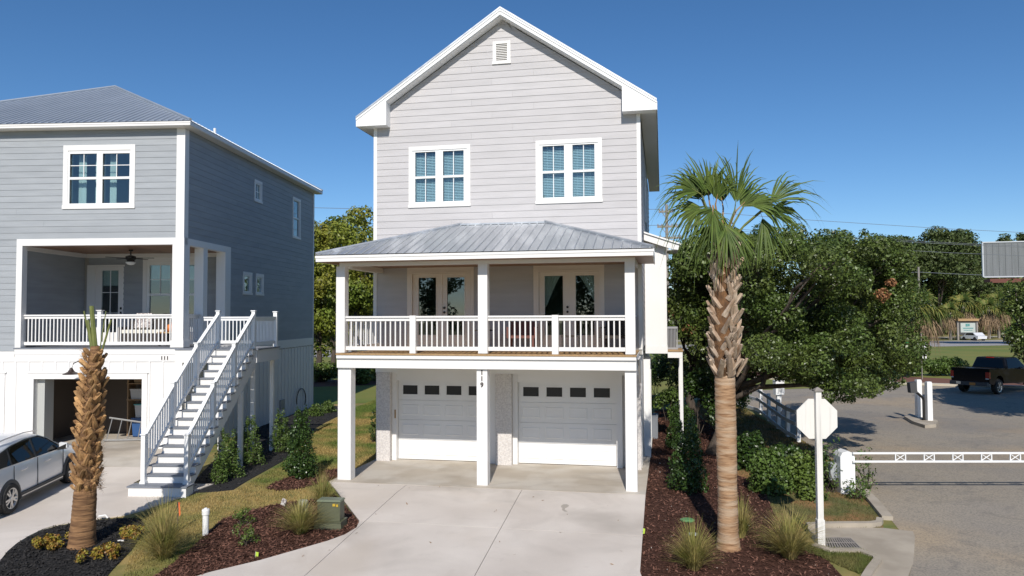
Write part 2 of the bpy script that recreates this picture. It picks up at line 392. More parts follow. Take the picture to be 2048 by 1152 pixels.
# ---- main driveway in cast panels
slabL, slabR = Vector(loc2w(-8.58, 18.41)), Vector(loc2w(-0.457, 18.41))
drive = [tuple(slabL), *W([(690, 1008), (719, 1046), (713, 1060), (690, 1074), (655, 1087), (600, 1103), (520, 1126), (420, 1150)])]
a, b = Vector(gp(420, 1150).xy), Vector(gp(1280, 1150).xy)
drive += [(a.x - 6, a.y - 6.5), (b.x - .1, b.y - 8), tuple(b), tuple(slabR)]
def line(p, q):
    p, q = Vector(gp(*p).xy), Vector(gp(*q).xy); d = (q - p).normalized(); n = Vector((-d.y, d.x)); return n, n.dot(p)
J1, J2, JT = line((819, 970), (643, 1127)), line((1047, 980.5), (966, 1127)), line((718.9, 1046), (1283.5, 1077))
dr = bpy.data.objects.new('driveway', None); COL.objects.link(dr); dr['kind'] = 'structure'
for k1 in (-1, 1):
    for k2 in (-1, 1):
        for k3 in (-1, 1):
            q = drive
            for (n, c), k in ((J1, k1), (J2, k2), (JT, k3)):
                q = clip(q, n, c + k * .006, k)
                if len(q) < 3: break
            if len(q) >= 3: sheet('concrete_panel', q, .055, M['concrete'], thick=.09, parent=dr, kind=None)
def mould(pts, zo): return [(p[0], p[1], zo) for p in pts]
# joint filler below the gaps, a touch darker
sheet('joint_filler', drive, .035, mat('joint', (.16, .14, .12), .9), thick=.05, parent=dr, kind=None)
# carport slab of the grey house
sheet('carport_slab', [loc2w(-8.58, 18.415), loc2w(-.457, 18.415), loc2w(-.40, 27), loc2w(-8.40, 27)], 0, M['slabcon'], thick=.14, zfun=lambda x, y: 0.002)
st = [(1131 + dx, 1016 + dy) for dx, dy in ((-8, 0), (-4, -2.5), (3, -2.5), (7, 0), (5, 3), (0, 5), (-2, 8), (3, 11), (4, 13), (-2, 12), (-7, 9), (-6, 5), (-9, 3))]
sheet('water_stain', W(st), .0585, M['stain'], thick=.002)
# ---- left driveway and apron
dl = W([(378, 990), (355, 998), (330, 1007), (285, 1022), (243, 1033), (187, 1040), (139, 1047), (112, 1052), (87, 1060), (60, 1073), (35, 1088), (15, 1105), (0, 1124), (-40, 1150)])
A0 = loc2w(-11.0, 19.2, YL); B0 = loc2w(-24, 19.2, YL)
sheet('neighbour_driveway', dl + [(-20, 11), (-30, 15), B0, A0, loc2w(-8.85, 19.2, YL)], .03, M['concrete'], thick=.07)
def zap(x, y):
    v = x * sin(YL) + y * cos(YL)
    zA = g(*loc2w(-11, 19.2, YL)) + .03
    return zA + (0.185 - zA) * min(1.0, max(0.0, (v - 19.2) / (22.6 - 19.2)))
sheet('garage_apron', [A0, loc2w(-11.0, 20.75, YL), loc2w(-24, 20.75, YL), B0], 0, M['concrete'], thick=.1, zfun=zap)
mbz = MB()
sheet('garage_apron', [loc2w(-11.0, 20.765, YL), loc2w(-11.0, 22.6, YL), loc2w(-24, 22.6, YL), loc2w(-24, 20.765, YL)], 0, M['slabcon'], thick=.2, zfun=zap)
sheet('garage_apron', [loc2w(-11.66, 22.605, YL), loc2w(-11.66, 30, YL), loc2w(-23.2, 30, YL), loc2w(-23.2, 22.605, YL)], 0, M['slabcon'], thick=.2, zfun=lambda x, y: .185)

# ---- road on the right, kerbs, drain
P_ROAD = [(1812, 1170), (1826, 1129), (1829, 1071), (1800, 1062), (1778, 1035), (1755, 1006), (1735, 985), (1712, 965), (1690, 940), (1640, 906), (1596, 874), (1560, 850), (1530, 832), (1490, 812), (1440, 795), (1395, 783), (1330, 772), (1250, 762), (1250, 748), (1450, 752), (1650, 764), (1800, 770), (1900, 773), (2048, 777), (2300, 782), (2700, 800)]
rd = W(P_ROAD)
rd += [(40, 14), (40, 6), (26, 4)]
rd += [tuple(gp(1930, 1400).xy)]
sheet('road', rd, .006, M['asphalt'], thick=0)
sheet('gutter_apron', W(P_CONC), .014, M['oldcon'], thick=.03)
def strip(name, pts, width, h, mm, side=1):
    q = [Vector(p) for p in pts]; mb = MB(); n = len(q); L = []
    for i in range(n):
        d = (q[min(i + 1, n - 1)] - q[max(i - 1, 0)]).normalized(); L.append(q[i] + Vector((-d.y, d.x)) * width * side)
    for i in range(n - 1):
        P4 = [q[i], q[i + 1], L[i + 1], L[i]]
        if side < 0: P4 = P4[::-1]
        mb.hexa([(p.x, p.y, g(p.x, p.y) - .05) for p in P4] + [(p.x, p.y, g(p.x, p.y) + h) for p in P4])
    o = mb.build(name, mm); o['kind'] = 'structure'; return o
strip('kerb', W([(1764, 1040), (1735, 1004), (1715, 984), (1690, 958)]), .22, .09, M['oldcon'], -1)
strip('kerb', W([(1616, 1058), (1660, 1056.5), (1700, 1056), (1745, 1056), (1764, 1053), (1767, 1045)]), .13, .10, M['oldcon'], 1)
strip('kerb', W([(1632, 1093), (1660, 1103), (1720, 1104), (1758, 1117), (1764, 1126), (1750, 1145), (1735, 1170)]), .14, .07, M['oldcon'], -1)
strip('kerb', W([(1440, 755), (1650, 763.5), (1800, 769), (1900, 772.5), (2048, 776.5), (2250, 781)]), .45, .13, mat('pale_kerb', (.5, .45, .37), .9), 1)
# far verge mulch, far road, footpath
sheet('red_mulch_bed', W([(1500, 752), (1700, 760), (1800, 766.5), (1900, 770), (2048, 774), (2048, 762), (1900, 758), (1780, 752), (1650, 747), (1500, 744)]), .02, M['farsoil'], thick=.03)
def farband(name, y0, y1, x0, x1, mm, dz=.03):
    pass
d0, d1 = Vector((-20.0, 80)), Vector((60.6, 101)); dd = (d1 - d0).normalized(); dn = Vector((-dd.y, dd.x))
def band(name, o0, o1, mm, dz):
    A = d0 - dd * 200 + dn * o0; B = d0 + dd * 500 + dn * o0; C = d0 + dd * 500 + dn * o1; D = d0 - dd * 200 + dn * o1
    sheet(name, [tuple(A), tuple(B), tuple(C), tuple(D)], dz, mm, thick=0)
band('far_lawn', -44, -.05, mat('green_lawn', (.12, .165, .025), .95, (.20, .19, .04), .12, bump=.3, bscale=20), .012)
band('far_road', 0, 9, M['farroad'], .02)
band('far_road_shoulder', 9.02, 17, mat('pale_shoulder', (.36, .34, .30), .9), .022)
band('far_path', 30, 34, mat('pale_path', (.40, .37, .32), .9), .02)

# mulch chips and lawn blades as uncountable ground cover
def tri_scatter(name, poly, n, size, hgt, mm, dz, flat=True):
    A = np.array(poly); lo, hi = A.min(0), A.max(0)
    P = lo + RNG.random((int(n * 2.6), 2)) * (hi - lo); P = P[inpoly(P, poly)][:n]
    k = len(P); z = gnp(P[:, 0], P[:, 1]) + dz
    c = np.c_[P, z + RNG.random(k) * hgt]
    th = RNG.random(k) * 2 * pi; s = size * (.5 + RNG.random(k))
    t = np.c_[np.cos(th), np.sin(th), RNG.normal(0, .35, k)]; b = np.c_[-np.sin(th), np.cos(th), RNG.normal(0, .5, k)]
    V = np.stack([c - t * s[:, None], c + b * s[:, None] * .28, c + t * s[:, None], c - b * s[:, None] * .28], 1).reshape(-1, 3)
    return npmesh(name, V, np.arange(4 * k).reshape(-1, 4), mm, stuff=True)
o = tri_scatter('pale_chips', W(P_RIGHT), 260, .018, .03, mat('pale_chip', (.6, .55, .48), .8), .03); tag(o, 'pale bits of litter scattered over the right mulch bed', 'litter', kind='stuff')
for pp, n, mm, dz in ((P_BROWN, 9000, M['mulchchip'], .016), (P_HOLLY, 2500, M['mulchchip'], .016), (P_RIGHT, 16000, M['mulchchip'], .02), (P_BLACK, 6000, M['blackchip'], .018), (P_SIDE, 4000, M['blackchip'], .014)):
    o = tri_scatter('mulch_chips', W(pp), n, .035, .03, mm, dz)
    tag(o, 'loose wood mulch chips lying over the planting bed', 'mulch', kind='stuff')
def blades(name, poly, n, h, mm, holes=(), wd=.006):
    A = np.array(poly); lo, hi = A.min(0), A.max(0)
    P = lo + RNG.random((int(n * 3), 2)) * (hi - lo); ok = inpoly(P, poly)
    for q in holes: ok &= ~inpoly(P, q)
    P = P[ok][:n]; k = len(P); z = gnp(P[:, 0], P[:, 1]) - .003
    th = RNG.random(k) * pi; hh = h * (.5 + RNG.random(k)); D = np.hypot(P[:, 0], P[:, 1]) / 15
    w = wd * (D + .3)
    lean = RNG.normal(0, .45, (k, 2)) * hh[:, None]
    base = np.c_[P, z]; side = np.c_[np.cos(th) * w, np.sin(th) * w, np.zeros(k)]
    tip = base + np.c_[lean, hh]
    V = np.stack([base - side, base + side, tip], 1).reshape(-1, 3)
    return npmesh(name, V, np.arange(3 * k).reshape(-1, 3), mm, stuff=True)
lawnL = W([(240, 1165), (262, 1110), (290, 1060), (255, 1038), (330, 1010), (395, 988), (470, 983), (530, 948), (580, 918), (625, 866), (700, 820), (750, 800), (760, 765), (750, 925), (700, 962), (690, 1000), (640, 1030), (560, 1060), (430, 1090), (380, 1140), (330, 1165)])
holes = [W(P_BROWN), W(P_HOLLY), W(P_SIDE), W(P_BLACK)]
tag(blades('lawn_grass', lawnL, 60000, .045, M['lawnblade'], holes), 'patchy green and straw coloured lawn between the two houses', 'grass', kind='stuff')
tag(blades('verge_grass', W([(1570, 1085), (1632, 1093), (1660, 1100), (1720, 1102), (1752, 1114), (1748, 1130), (1720, 1150), (1650, 1120), (1600, 1100)]), 9000, .06, mat('verge_blades', (.10, .14, .025), .8, (.2, .18, .06), 2, island=.35, trans=.25)), 'ragged green grass edging the concrete gutter', 'grass', kind='stuff')
tag(blades('dry_grass', W(P_VERGE), 7000, .04, mat('dry_blades', (.20, .15, .06), .8, (.10, .12, .03), 1.2, island=.35, trans=.2)), 'thin dry grass on the bare corner by the kerb', 'grass', kind='stuff')
tag(blades('bank_grass', W(P_SHADE), 12000, .06, mat('bank_blades', (.13, .13, .035), .8, (.22, .15, .05), 1.0, island=.35, trans=.2)), 'shaded rough grass under the oak beside the white fence', 'grass', kind='stuff')

o = tri_scatter('fallen_leaves', drive, 110, .03, .006, mat('dry_leaf', (.22, .13, .06), .8, island=.5), .062); tag(o, 'a few dry leaves blown over the concrete driveway', 'leaves', kind='stuff')

# ------------------------------------------------------------------ houses
class House:
    def __init__(s, name, label, yaw, base, cat='house'):
        s.yaw, s.base = yaw, base
        x, y = loc2w(base[0], base[1], yaw)
        s.root = thing(name, label, cat, (x, y, base[2]), -yaw)
    def add(s, name, mb, mats, parent=None, **k):
        return mb.build(name, mats, parent or s.root, off=s.base, **k)
def front(V): return lambda a, d, z: (a, V - d, z)
def right(U): return lambda a, d, z: (U + d, a, z)
def left(U): return lambda a, d, z: (U - d, -a, z)

def lap(H, Mf, s0, s1, z0, z1, holes, mm, ex=.197, edge=None, joined=False, name='siding_board', parent=None):
    """lap siding, one object per board; edge(z) -> (lo, hi) trims sloping ends"""
    n = int(math.ceil((z1 - z0) / ex - 1e-6)); J = MB() if joined else None
    for i in range(n):
        a, b = z0 + i * ex, min(z1, z0 + (i + 1) * ex)
        b2 = b + .012
        cuts = [h for h in holes if h[2] < b - .004 and h[3] > a + .004]
        xs = sorted(set([s0, s1] + [c for h in cuts for c in h[:2] if s0 < c < s1]))
        pieces = []
        for p, q in zip(xs[:-1], xs[1:]):
            hh = [h for h in cuts if h[0] <= p + 1e-6 and h[1] >= q - 1e-6]
            if not hh: pieces.append((p, q, a, b2, False))
            else:
                if hh[0][2] > a + .01: pieces.append((p, q, a, hh[0][2], True))
                if hh[0][3] < b - .01: pieces.append((p, q, hh[0][3], b2, True))
        for p, q, za, zb, part in pieces:
            if not part and q - p > 3.8 and not joined:      # long runs are butted from two boards
                c = p + (q - p) * (.3 + .4 * ((i * 7) % 5) / 5); segs = [(p, c - .0015), (c + .0015, q)]
            else: segs = [(p, q)]
            for u0, u1 in segs:
                lo0, hi0, lo1, hi1 = u0, u1, u0, u1
                if edge:
                    e0, e1 = edge(za), edge(zb)
                    lo0, hi0, lo1, hi1 = max(u0, e0[0]), min(u1, e0[1]), max(u0, e1[0]), min(u1, e1[1])
                    if hi0 - lo0 < .03: continue
                    if hi1 < lo1: lo1 = hi1 = (lo1 + hi1) / 2
                mb = J or MB()
                db, dt = .018, .005
                mb.hexa([Mf(lo0, db, za), Mf(hi0, db, za), Mf(hi0, .001, za), Mf(lo0, .001, za), Mf(lo1, dt, zb), Mf(hi1, dt, zb), Mf(hi1, .001, zb), Mf(lo1, .001, zb)])
                if not joined: H.add(name, mb, mm, parent)
    if joined: return H.add('side_siding', J, mm, parent, stuff=True)

def holed(mb, Mf, s0, s1, z0, z1, holes, d0=-.16, d1=-.003):
    xs = sorted(set([s0, s1] + [c for h in holes for c in h[:2] if s0 < c < s1])); zs = sorted(set([z0, z1] + [c for h in holes for c in h[2:4] if z0 < c < z1]))
    for a, b in zip(xs[:-1], xs[1:]):
        run = None
        for c, d in zip(zs[:-1], zs[1:]):
            inside = any(h[0] <= a + 1e-6 and h[1] >= b - 1e-6 and h[2] <= c + 1e-6 and h[3] >= d - 1e-6 for h in holes)
            if inside:
                if run: mb.mbox(Mf, a, b, d0, d1, run[0], run[1]); run = None
            else: run = (run[0], d) if run else (c, d)
        if run: mb.mbox(Mf, a, b, d0, d1, run[0], run[1])

def window(H, Mf, outer, lites, trim=.10, grid=None, blind=False, curtain=None, sillw=.03, parent=None, name='window', glass='glass', tm='white'):
    """outer (s0,s1,z0,z1); lites: list of (s0,s1,z0,z1,cols,rows). Casing, inner frame, panes, muntins, blinds"""
    s0, s1, z0, z1 = outer; mb = MB()
    mb.mbox(Mf, s0, s1, .0, .034, z1 - trim * 1.15, z1); mb.mbox(Mf, s0 - .012, s1 + .012, .0, .045, z0, z0 + trim * .8)
    mb.mbox(Mf, s0, s0 + trim, .0, .030, z0 + trim * .8, z1 - trim * 1.15); mb.mbox(Mf, s1 - trim, s1, .0, .030, z0 + trim * .8, z1 - trim * 1.15)
    w = H.add(name, mb, M[tm], parent)
    i0, i1, k0, k1 = s0 + trim, s1 - trim, z0 + trim * .8, z1 - trim * 1.15
    fr = MB(); holed(fr, Mf, i0, i1, k0, k1, [l[:4] for l in lites], -.10, .012)
    H.add('sash', fr, M['vinyl'] if tm == 'white' else M[tm], w)
    for (a, b, c, d, nc, nr) in lites:
        p = MB(); p.mbox(Mf, a, b, -.045, -.037, c, d); H.add('pane', p, M[glass], w)
        mu = MB()
        for k in range(1, nc): x = a + (b - a) * k / nc; mu.mbox(Mf, x - .011, x + .011, -.036, -.018, c, d)
        for k in range(1, nr): z = c + (d - c) * k / nr; mu.mbox(Mf, a, b, -.036, -.020, z - .011, z + .011)
        if mu.v: H.add('muntin', mu, M['vinyl'], w)
    if blind:
        for a, b in sorted(set((l[0], l[1]) for l in lites)):
            c = min(l[2] for l in lites); d = max(l[3] for l in lites); bl = MB(); n = int((d - c) / .047)
            for k in range(n):
                z = c + .01 + k * .047
                bl.hexa([Mf(a - .02, -.128, z), Mf(b + .02, -.128, z), Mf(b + .02, -.131, z), Mf(a - .02, -.131, z), Mf(a - .02, -.146, z + .029), Mf(b + .02, -.146, z + .029), Mf(b + .02, -.149, z + .029), Mf(a - .02, -.149, z + .029)])
            for q in (.2, .8): x = a + (b - a) * q; bl.mbox(Mf, x - .004, x + .004, -.128, -.126, c, d)
            H.add('blind', bl, M['blind'], w, stuff=True)
    return w

def drape(H, Mf, path_top, path_bot, d, zt, zb, parent, n=24, amp=.018):
    """a pleated cloth between two spans: (s0,s1) at the top and (s0,s1) at the bottom"""
    mb = MB(); vs = []; R = 8
    for j in range(R + 1):
        t = j / R; z = zt + (zb - zt) * t; tt = t ** .8
        a = path_top[0] + (path_bot[0] - path_top[0]) * tt; b = path_top[1] + (path_bot[1] - path_top[1]) * tt
        for i in range(n + 1):
            q = i / n; vs.append(Mf(a + (b - a) * q, d + amp * sin(q * 6 * 2 * pi), z))
    fs = [(j * (n + 1) + i, j * (n + 1) + i + 1, (j + 1) * (n + 1) + i + 1, (j + 1) * (n + 1) + i) for j in range(R) for i in range(n)]
    mb.add(vs, fs); return H.add('curtain', mb, M['curtain'], parent, smooth=True)

def balustrade(H, Mf, s0, s1, ztop, zbot, gap, mm, d=.0, rw=.07, sq=.034, parent=None, name='railing', zslope=0.0, dense=None):
    """top and bottom rails plus balusters; zslope = rise per metre along s"""
    mb = MB()
    def bar(za, zb, w):
        mb.hexa([Mf(s0, d + w, za), Mf(s1, d + w, za + zslope * (s1 - s0)), Mf(s1, d - w, za + zslope * (s1 - s0)), Mf(s0, d - w, za),
                 Mf(s0, d + w, zb), Mf(s1, d + w, zb + zslope * (s1 - s0)), Mf(s1, d - w, zb + zslope * (s1 - s0)), Mf(s0, d - w, zb)])
    bar(ztop - .045, ztop, rw); bar(ztop - .13, ztop - .047, rw * .45); bar(zbot, zbot + .10, rw * .45)
    r = H.add(name, mb, mm, parent)
    n = dense or max(1, int(round((s1 - s0) / gap)) - 1)
    for k in range(n):
        x = s0 + (s1 - s0) * (k + 1) / (n + 1); dz = zslope * (x - s0); b = MB()
        b.mbox(Mf, x - sq / 2, x + sq / 2, d - sq / 2, d + sq / 2, zbot + .09 + dz, ztop - .12 + dz); H.add('baluster', b, mm, r)
    return r

def text(H, body, u, v, z, size, mm, stack=False, parent=None):
    """house numerals standing on a wall that faces the viewer"""
    cu = bpy.data.curves.new('house_number', 'FONT'); cu.body = '\n'.join(body) if stack else body
    cu.size = size; cu.extrude = .008; cu.align_x = 'CENTER'; cu.space_line = .95; cu.offset = .004; cu.space_character = 1.2
    cu.materials.append(mm)
    o = bpy.data.objects.new('house_number', cu); COL.objects.link(o); o.parent = parent or H.root
    me = bpy.data.meshes.new_from_object(o); bpy.data.objects.remove(o)
    me.transform(Matrix.Rotation(pi / 2, 4, 'X')); o = bpy.data.objects.new('house_number', me); COL.objects.link(o); o.parent = parent or H.root
    o.location = (u - H.base[0], v - H.base[1], z - H.base[2]); return o

# ================================================================== the pale grey house
A = House('grey_house', 'tall pale grey lap-sided house with white gable trim, front porch and two white garage doors', YM, (-4.535, 21.3, 0))
VW, UL, UR, VB = 21.3, -8.49, -.585, 34.6
fA = front(VW); rA = right(UR)
# walls
upL = [(-7.207, -6.575, 7.68, 9.18), (-6.345, -5.71, 7.68, 9.18), (-3.357, -2.73, 7.68, 9.18), (-2.49, -1.86, 7.68, 9.18)]
doorsz = [(-7.37, -5.47, 3.37, 5.66), (-3.56, -1.66, 3.37, 5.66)]
core = MB(); holed(core, fA, UL, UR, 3.2, 10.05, upL + doorsz)
core.prism([(UL, 10.05), (UR, 10.05), (-4.537, 13.0)], lambda x, z, k: (x, VW + k, z), .004, .16)
core.box(UR - .16, UR - .003, VW + .161, VB, 3.2, 10.05); core.box(UL + .003, UL + .16, VW + .161, VB, 3.2, 10.05)
core.box(UL, UR, VB, VB + .15, 3.2, 10.05); core.prism([(UL, 10.05), (UR, 10.05), (-4.537, 13.0)], lambda x, z, k: (x, VB + k, z), 0, .15)
core.box(UL + .16, UR - .16, VW + .161, VB, 3.2, 3.36); core.box(UL + .16, UR - .16, VW + .161, VB, 6.55, 6.75); core.box(UL + .16, UR - .16, VW + .161, VB, 9.7, 9.8)
core.box(UL + .16, UR - .16, VW + 4.5, VW + 4.6, 3.36, 9.7)
core.box(-4.6, -4.5, VW + .165, VW + 4.5, 3.36, 9.7)
H1 = A.add('wall', core, M['room'])
rake = lambda z: (UL + .085, UR - .085) if z < 10.0 else (max(UL + .085, -8.94 + (z - 10.0) / .667), min(UR - .085, -.10 - (z - 10.0) / .667))
ho = [(-7.36, -5.54, 7.56, 9.30), (-3.51, -1.69, 7.56, 9.30), (-4.76, -4.34, 11.72, 12.29)]
lap(A, fA, UL + .085, UR - .085, 5.95, 13.1, ho, M['siding'], edge=rake)
lap(A, fA, UL + .085, UR - .085, 3.36, 5.93, [(-7.40, -5.45, 3.3, 5.69), (-3.59, -1.67, 3.3, 5.69)], M['siding'])
lap(A, rA, VW + .1, VB - .1, 3.36, 9.95, [(27.0, 28.0, 7.6, 9.2), (30, 31, 7.6, 9.2), (28.0, 29.2, 4.3, 5.7)], M['siding'], joined=True)
lap(A, left(UL), -VB + .1, -VW - .1, 3.2, 9.95, [], M['siding'], joined=True)
for z0, z1, s in ((7.6, 9.2, 27.0), (7.6, 9.2, 30.0), (4.3, 5.7, 28.0)):
    window(A, rA, (s, s + 1.0 if z0 > 5 else s + 1.2, z0, z1), [(s + .16, s + (.84 if z0 > 5 else 1.04), z0 + .14, z1 - .18, 1, 2)], glass='glassdark')
# corner boards, frieze
for s0, s1 in ((UL - .022, UL + .085), (UR - .085, UR + .022)):
    cb = MB(); cb.mbox(fA, s0, s1, .0, .030, 3.34, 10.06); A.add('corner_board', cb, M['white'])
cb = MB(); cb.mbox(rA, VW + .002, VW + .11, .0, .022, 3.2, 10.04); A.add('corner_board', cb, M['white'])
# gable vent
vt = MB(); vt.mbox(fA, -4.815, -4.285, 0, .035, 12.27, 12.345); vt.mbox(fA, -4.83, -4.27, 0, .05, 11.67, 11.745)
vt.mbox(fA, -4.815, -4.715, 0, .032, 11.745, 12.27); vt.mbox(fA, -4.385, -4.285, 0, .032, 11.745, 12.27); vt.mbox(fA, -4.715, -4.385, -.05, -.04, 11.745, 12.27)
gv = A.add('gable_vent', vt, M['white'])
for k in range(10):
    z = 11.76 + k * .051; s = MB(); s.hexa([fA(-4.715, .022, z), fA(-4.385, .022, z), fA(-4.385, .012, z), fA(-4.715, .012, z), fA(-4.715, -.02, z + .043), fA(-4.385, -.02, z + .043), fA(-4.385, -.03, z + .043), fA(-4.715, -.03, z + .043)])
    A.add('louvre', s, M['white'], gv)
# upper windows
for (o, L) in (((-7.403, -5.505, 7.52, 9.35), upL[:2]), ((-3.555, -1.648, 7.508, 9.345), upL[2:])):
    li = [(a, b, c2, d2, 2, 1) for a, b, c, d in L for c2, d2 in ((7.685, 8.39), (8.455, 9.18))]
    window(A, fA, o, li, .105, blind=True)
# ---- main roof: gable with boxed eaves
EL, ER, ZE, AX, AZ, VR = -8.94, -.10, 10.27, -4.52, 13.225, 20.93
sl = (AZ - ZE) / (AX - EL)
rf = MB()
for sg, e in ((1, EL), (-1, ER)):
    P = [(e, ZE), (AX, AZ), (AX, AZ - .05), (e, ZE - .05)]
    rf.prism(P, lambda x, z, k: (x, k, z), VR - .03, VB + .4)
roof = A.add('roof', rf, M['galv'])
rb = MB()
for k in range(46):
    v = VR + .02 + k * .3
    for e in (EL, ER):
        rb.prism([(v - .02, 0), (v + .02, 0), (v + .01, .02), (v - .01, .02)], lambda y, h, t, e=e: (e + (AX - e) * t + (.0), y, ZE + (AZ - ZE) * t + .001 + h), 0.0, 1.0)
A.add('rib', rb, M['galv'], roof, stuff=True)
for e, nm in ((EL, 'l'), (ER, 'r')):
    sg = 1 if e == EL else -1
    f = MB()   # rake fascia: two stepped boards
    f.prism([(e, ZE - .055), (AX, AZ - .055), (AX, AZ - .225), (e, ZE - .225)], lambda x, z, k: (x, k, z), VR, VR + .03)
    f.prism([(e, ZE - .055), (AX, AZ - .055), (AX, AZ - .12), (e, ZE - .12)], lambda x, z, k: (x, k, z), VR - .018, VR - .001)
    A.add('rake_board', f, M['vinyl'])
    f = MB(); xi = e + sg * .95   # box end of the eave
    f.prism([(e, ZE - .226), (e + sg * .95, ZE - .226 + sl * .95), (e + sg * .95, ZE - .30), (e, ZE - .30)], lambda x, z, k: (x, k, z), VR + .002, VW - .001)
    A.add('eave_box', f, M['vinyl'])
    f = MB()
    f.prism([(e + sg * .95, ZE - .226 + sl * .95), (AX, AZ - .226), (AX, AZ - .245), (e + sg * .95, ZE - .245 + sl * .95)], lambda x, z, k: (x, k, z), VR + .032, VW - .002)
    for k in range(18):
        t = .07 + .9 * k / 18; x = e + sg * .95 + (AX - e - sg * .95) * t; z = ZE - .245 + sl * abs(x - e)
        f.box(x - .006, x + .006, VR + .034, VW - .004, z - .008, z)
    A.add('rake_soffit', f, M['vinyl'])
    f = MB(); U0, U1 = sorted((e, (UL if sg > 0 else UR) - sg * .03))
    f.box(U0, U1, VW, VB + .4, ZE - .30, ZE - .285); f.box(e - .012, e + .012, VR + .03, VB + .4, ZE - .30, ZE - .06)
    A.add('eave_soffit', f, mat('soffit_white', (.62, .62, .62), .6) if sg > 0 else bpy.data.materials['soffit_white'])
# ---- porch roof (hip)
pL, pR, pF, zE, zR = -8.87, -.205, 18.18, 5.90, 6.965
iL, iR = pL + (zR - zE) / .345, pR - (zR - zE) / .345
VWf = VW - .03
pr = MB()
pr.add([(pL, pF, zE), (pR, pF, zE), (iR, VWf, zR), (iL, VWf, zR), (pL, VWf + .25, zE), (pR, VWf + .25, zE), (iL, VWf + .0, zR), (iR, VWf, zR)], [(0, 1, 2, 3), (0, 3, 4), (1, 5, 2)])
pr.add([(pL, pF, zE - .02), (pR, pF, zE - .02), (pR, VWf + .25, zE - .02), (pL, VWf + .25, zE - .02)], [(0, 1, 2, 3)])
proof = A.add('porch_roof', pr, M['galv'])
run = VWf - pF
x = pL + .12
while x < pR - .05:
    t = min(1, (x - pL) / (iL - pL), (pR - x) / (pR - iR)); b = MB()
    p0 = Vector((x, pF - .015, zE + .004)); p1 = Vector((x, pF + run * t * .985, zE + (zR - zE) * t * .985 + .004))
    b.hexa([p0 + Vector((-.024, 0, 0)), p0 + Vector((.024, 0, 0)), p1 + Vector((.024, 0, 0)), p1 + Vector((-.024, 0, 0)),
            p0 + Vector((-.012, 0, .022)), p0 + Vector((.012, 0, .022)), p1 + Vector((.012, 0, .022)), p1 + Vector((-.012, 0, .022))])
    A.add('rib', b, M['galv'], proof); x += .2286
for e, i, sg in ((pL, iL, 1), (pR, iR, -1)):
    for k in range(13):
        v = pF + .15 + k * .2286; t = min(1, (v - pF) / run)
        if v > VWf: break
        b = MB(); p0 = Vector((e - sg * .015, v, zE + .004)); p1 = Vector((e + (i - e) * t * .97, v, zE + (zR - zE) * t * .97 + .004))
        o1, o2 = Vector((0, .024, 0)), Vector((0, .012, 0)); up = Vector((0, 0, .022))
        b.hexa([p0 - o1, p0 + o1, p1 + o1, p1 - o1, p0 - o2 + up, p0 + o2 + up, p1 + o2 + up, p1 - o2 + up]); A.add('rib', b, M['galv'], proof)
    h = MB(); h.tube([(e, pF, zE + .03), (i, VWf, zR + .03)], .045, 6); A.add('hip_cap', h, M['galv'], proof)
h = MB(); h.box(iL, iR, VWf - .10, VWf - .002, zR - .02, zR + .03); A.add('wall_flashing', h, M['galv'], proof)
f = MB(); f.box(pL, pR, pF, pF + .025, 5.72, zE - .022); f.box(pL, pL + .025, pF + .026, VW + .2, 5.72, zE - .022); f.box(pR - .025, pR, pF + .026, VW + .2, 5.72, zE - .022)
f.box(pL - .014, pR + .014, pF - .014, pF - .001, 5.815, zE - .022)
A.add('porch_fascia', f, M['white'])
f = MB(); f.box(pL + .026, pR - .026, pF + .026, VW - .03, 5.725, 5.745); A.add('porch_ceiling', f, M['ceilwood'])
bm_ = MB(); bm_.box(-8.43, -.66, 18.68, 18.92, 5.63, 5.724); bm_.box(-8.43, -8.19, 18.921, VW - .03, 5.58, 5.724); bm_.box(-.90, -.66, 18.921, VW - .03, 5.58, 5.724); A.add('porch_beam', bm_, M['white'])
PW = .245
for u in (-8.40, -4.515, -.79):
    b = MB(); b.box(u - PW / 2, u + PW / 2, 18.68, 18.68 + PW, 3.335, 5.629); A.add('porch_post', b, M['white'])
# deck
dk = MB(); dk.box(-8.45, -.64, 18.50, 18.58, 3.285, 3.325); deck = A.add('deck', dk, M['deckwood'])
n = 54
for k in range(n):
    u = -8.44 + (7.79) * k / n; b = MB(); b.box(u, u + 7.79 / n - .012, 18.60, VW - .03, 3.285, 3.322); A.add('plank', b, M['deckwood'], deck)
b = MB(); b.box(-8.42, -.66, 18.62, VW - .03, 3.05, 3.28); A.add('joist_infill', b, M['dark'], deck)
b = MB(); b.box(-8.44, -.65, 18.52, 18.575, 3.195, 3.284); b.box(-.70, -.645, 18.576, VW - .02, 3.19, 3.284); b.box(-8.445, -8.39, 18.576, VW - .02, 3.19, 3.284); A.add('deck_fascia', b, M['white'])
b = MB(); b.box(-8.45, -.648, 18.58, 18.86, 2.945, 3.194); b.box(-.95, -.652, 18.861, VW, 2.945, 3.189); b.box(-8.45, -8.12, 18.861, VW, 2.945, 3.189); A.add('carport_beam', b, M['white'])
b = MB(); b.box(-8.12, -.95, 18.87, VW + .3, 3.0, 3.04); A.add('carport_ceiling', b, M['white'])
for u0, u1 in ((-8.45, -8.085), (-4.672, -4.395), (-.93, -.652)):
    b = MB(); b.box(u0, u1, 18.66, 18.66 + .29, .004, 2.944); A.add('carport_post', b, M['white'])
text(A, '119', -4.533, 18.652, 2.80, .165, M['bronze'], stack=True)
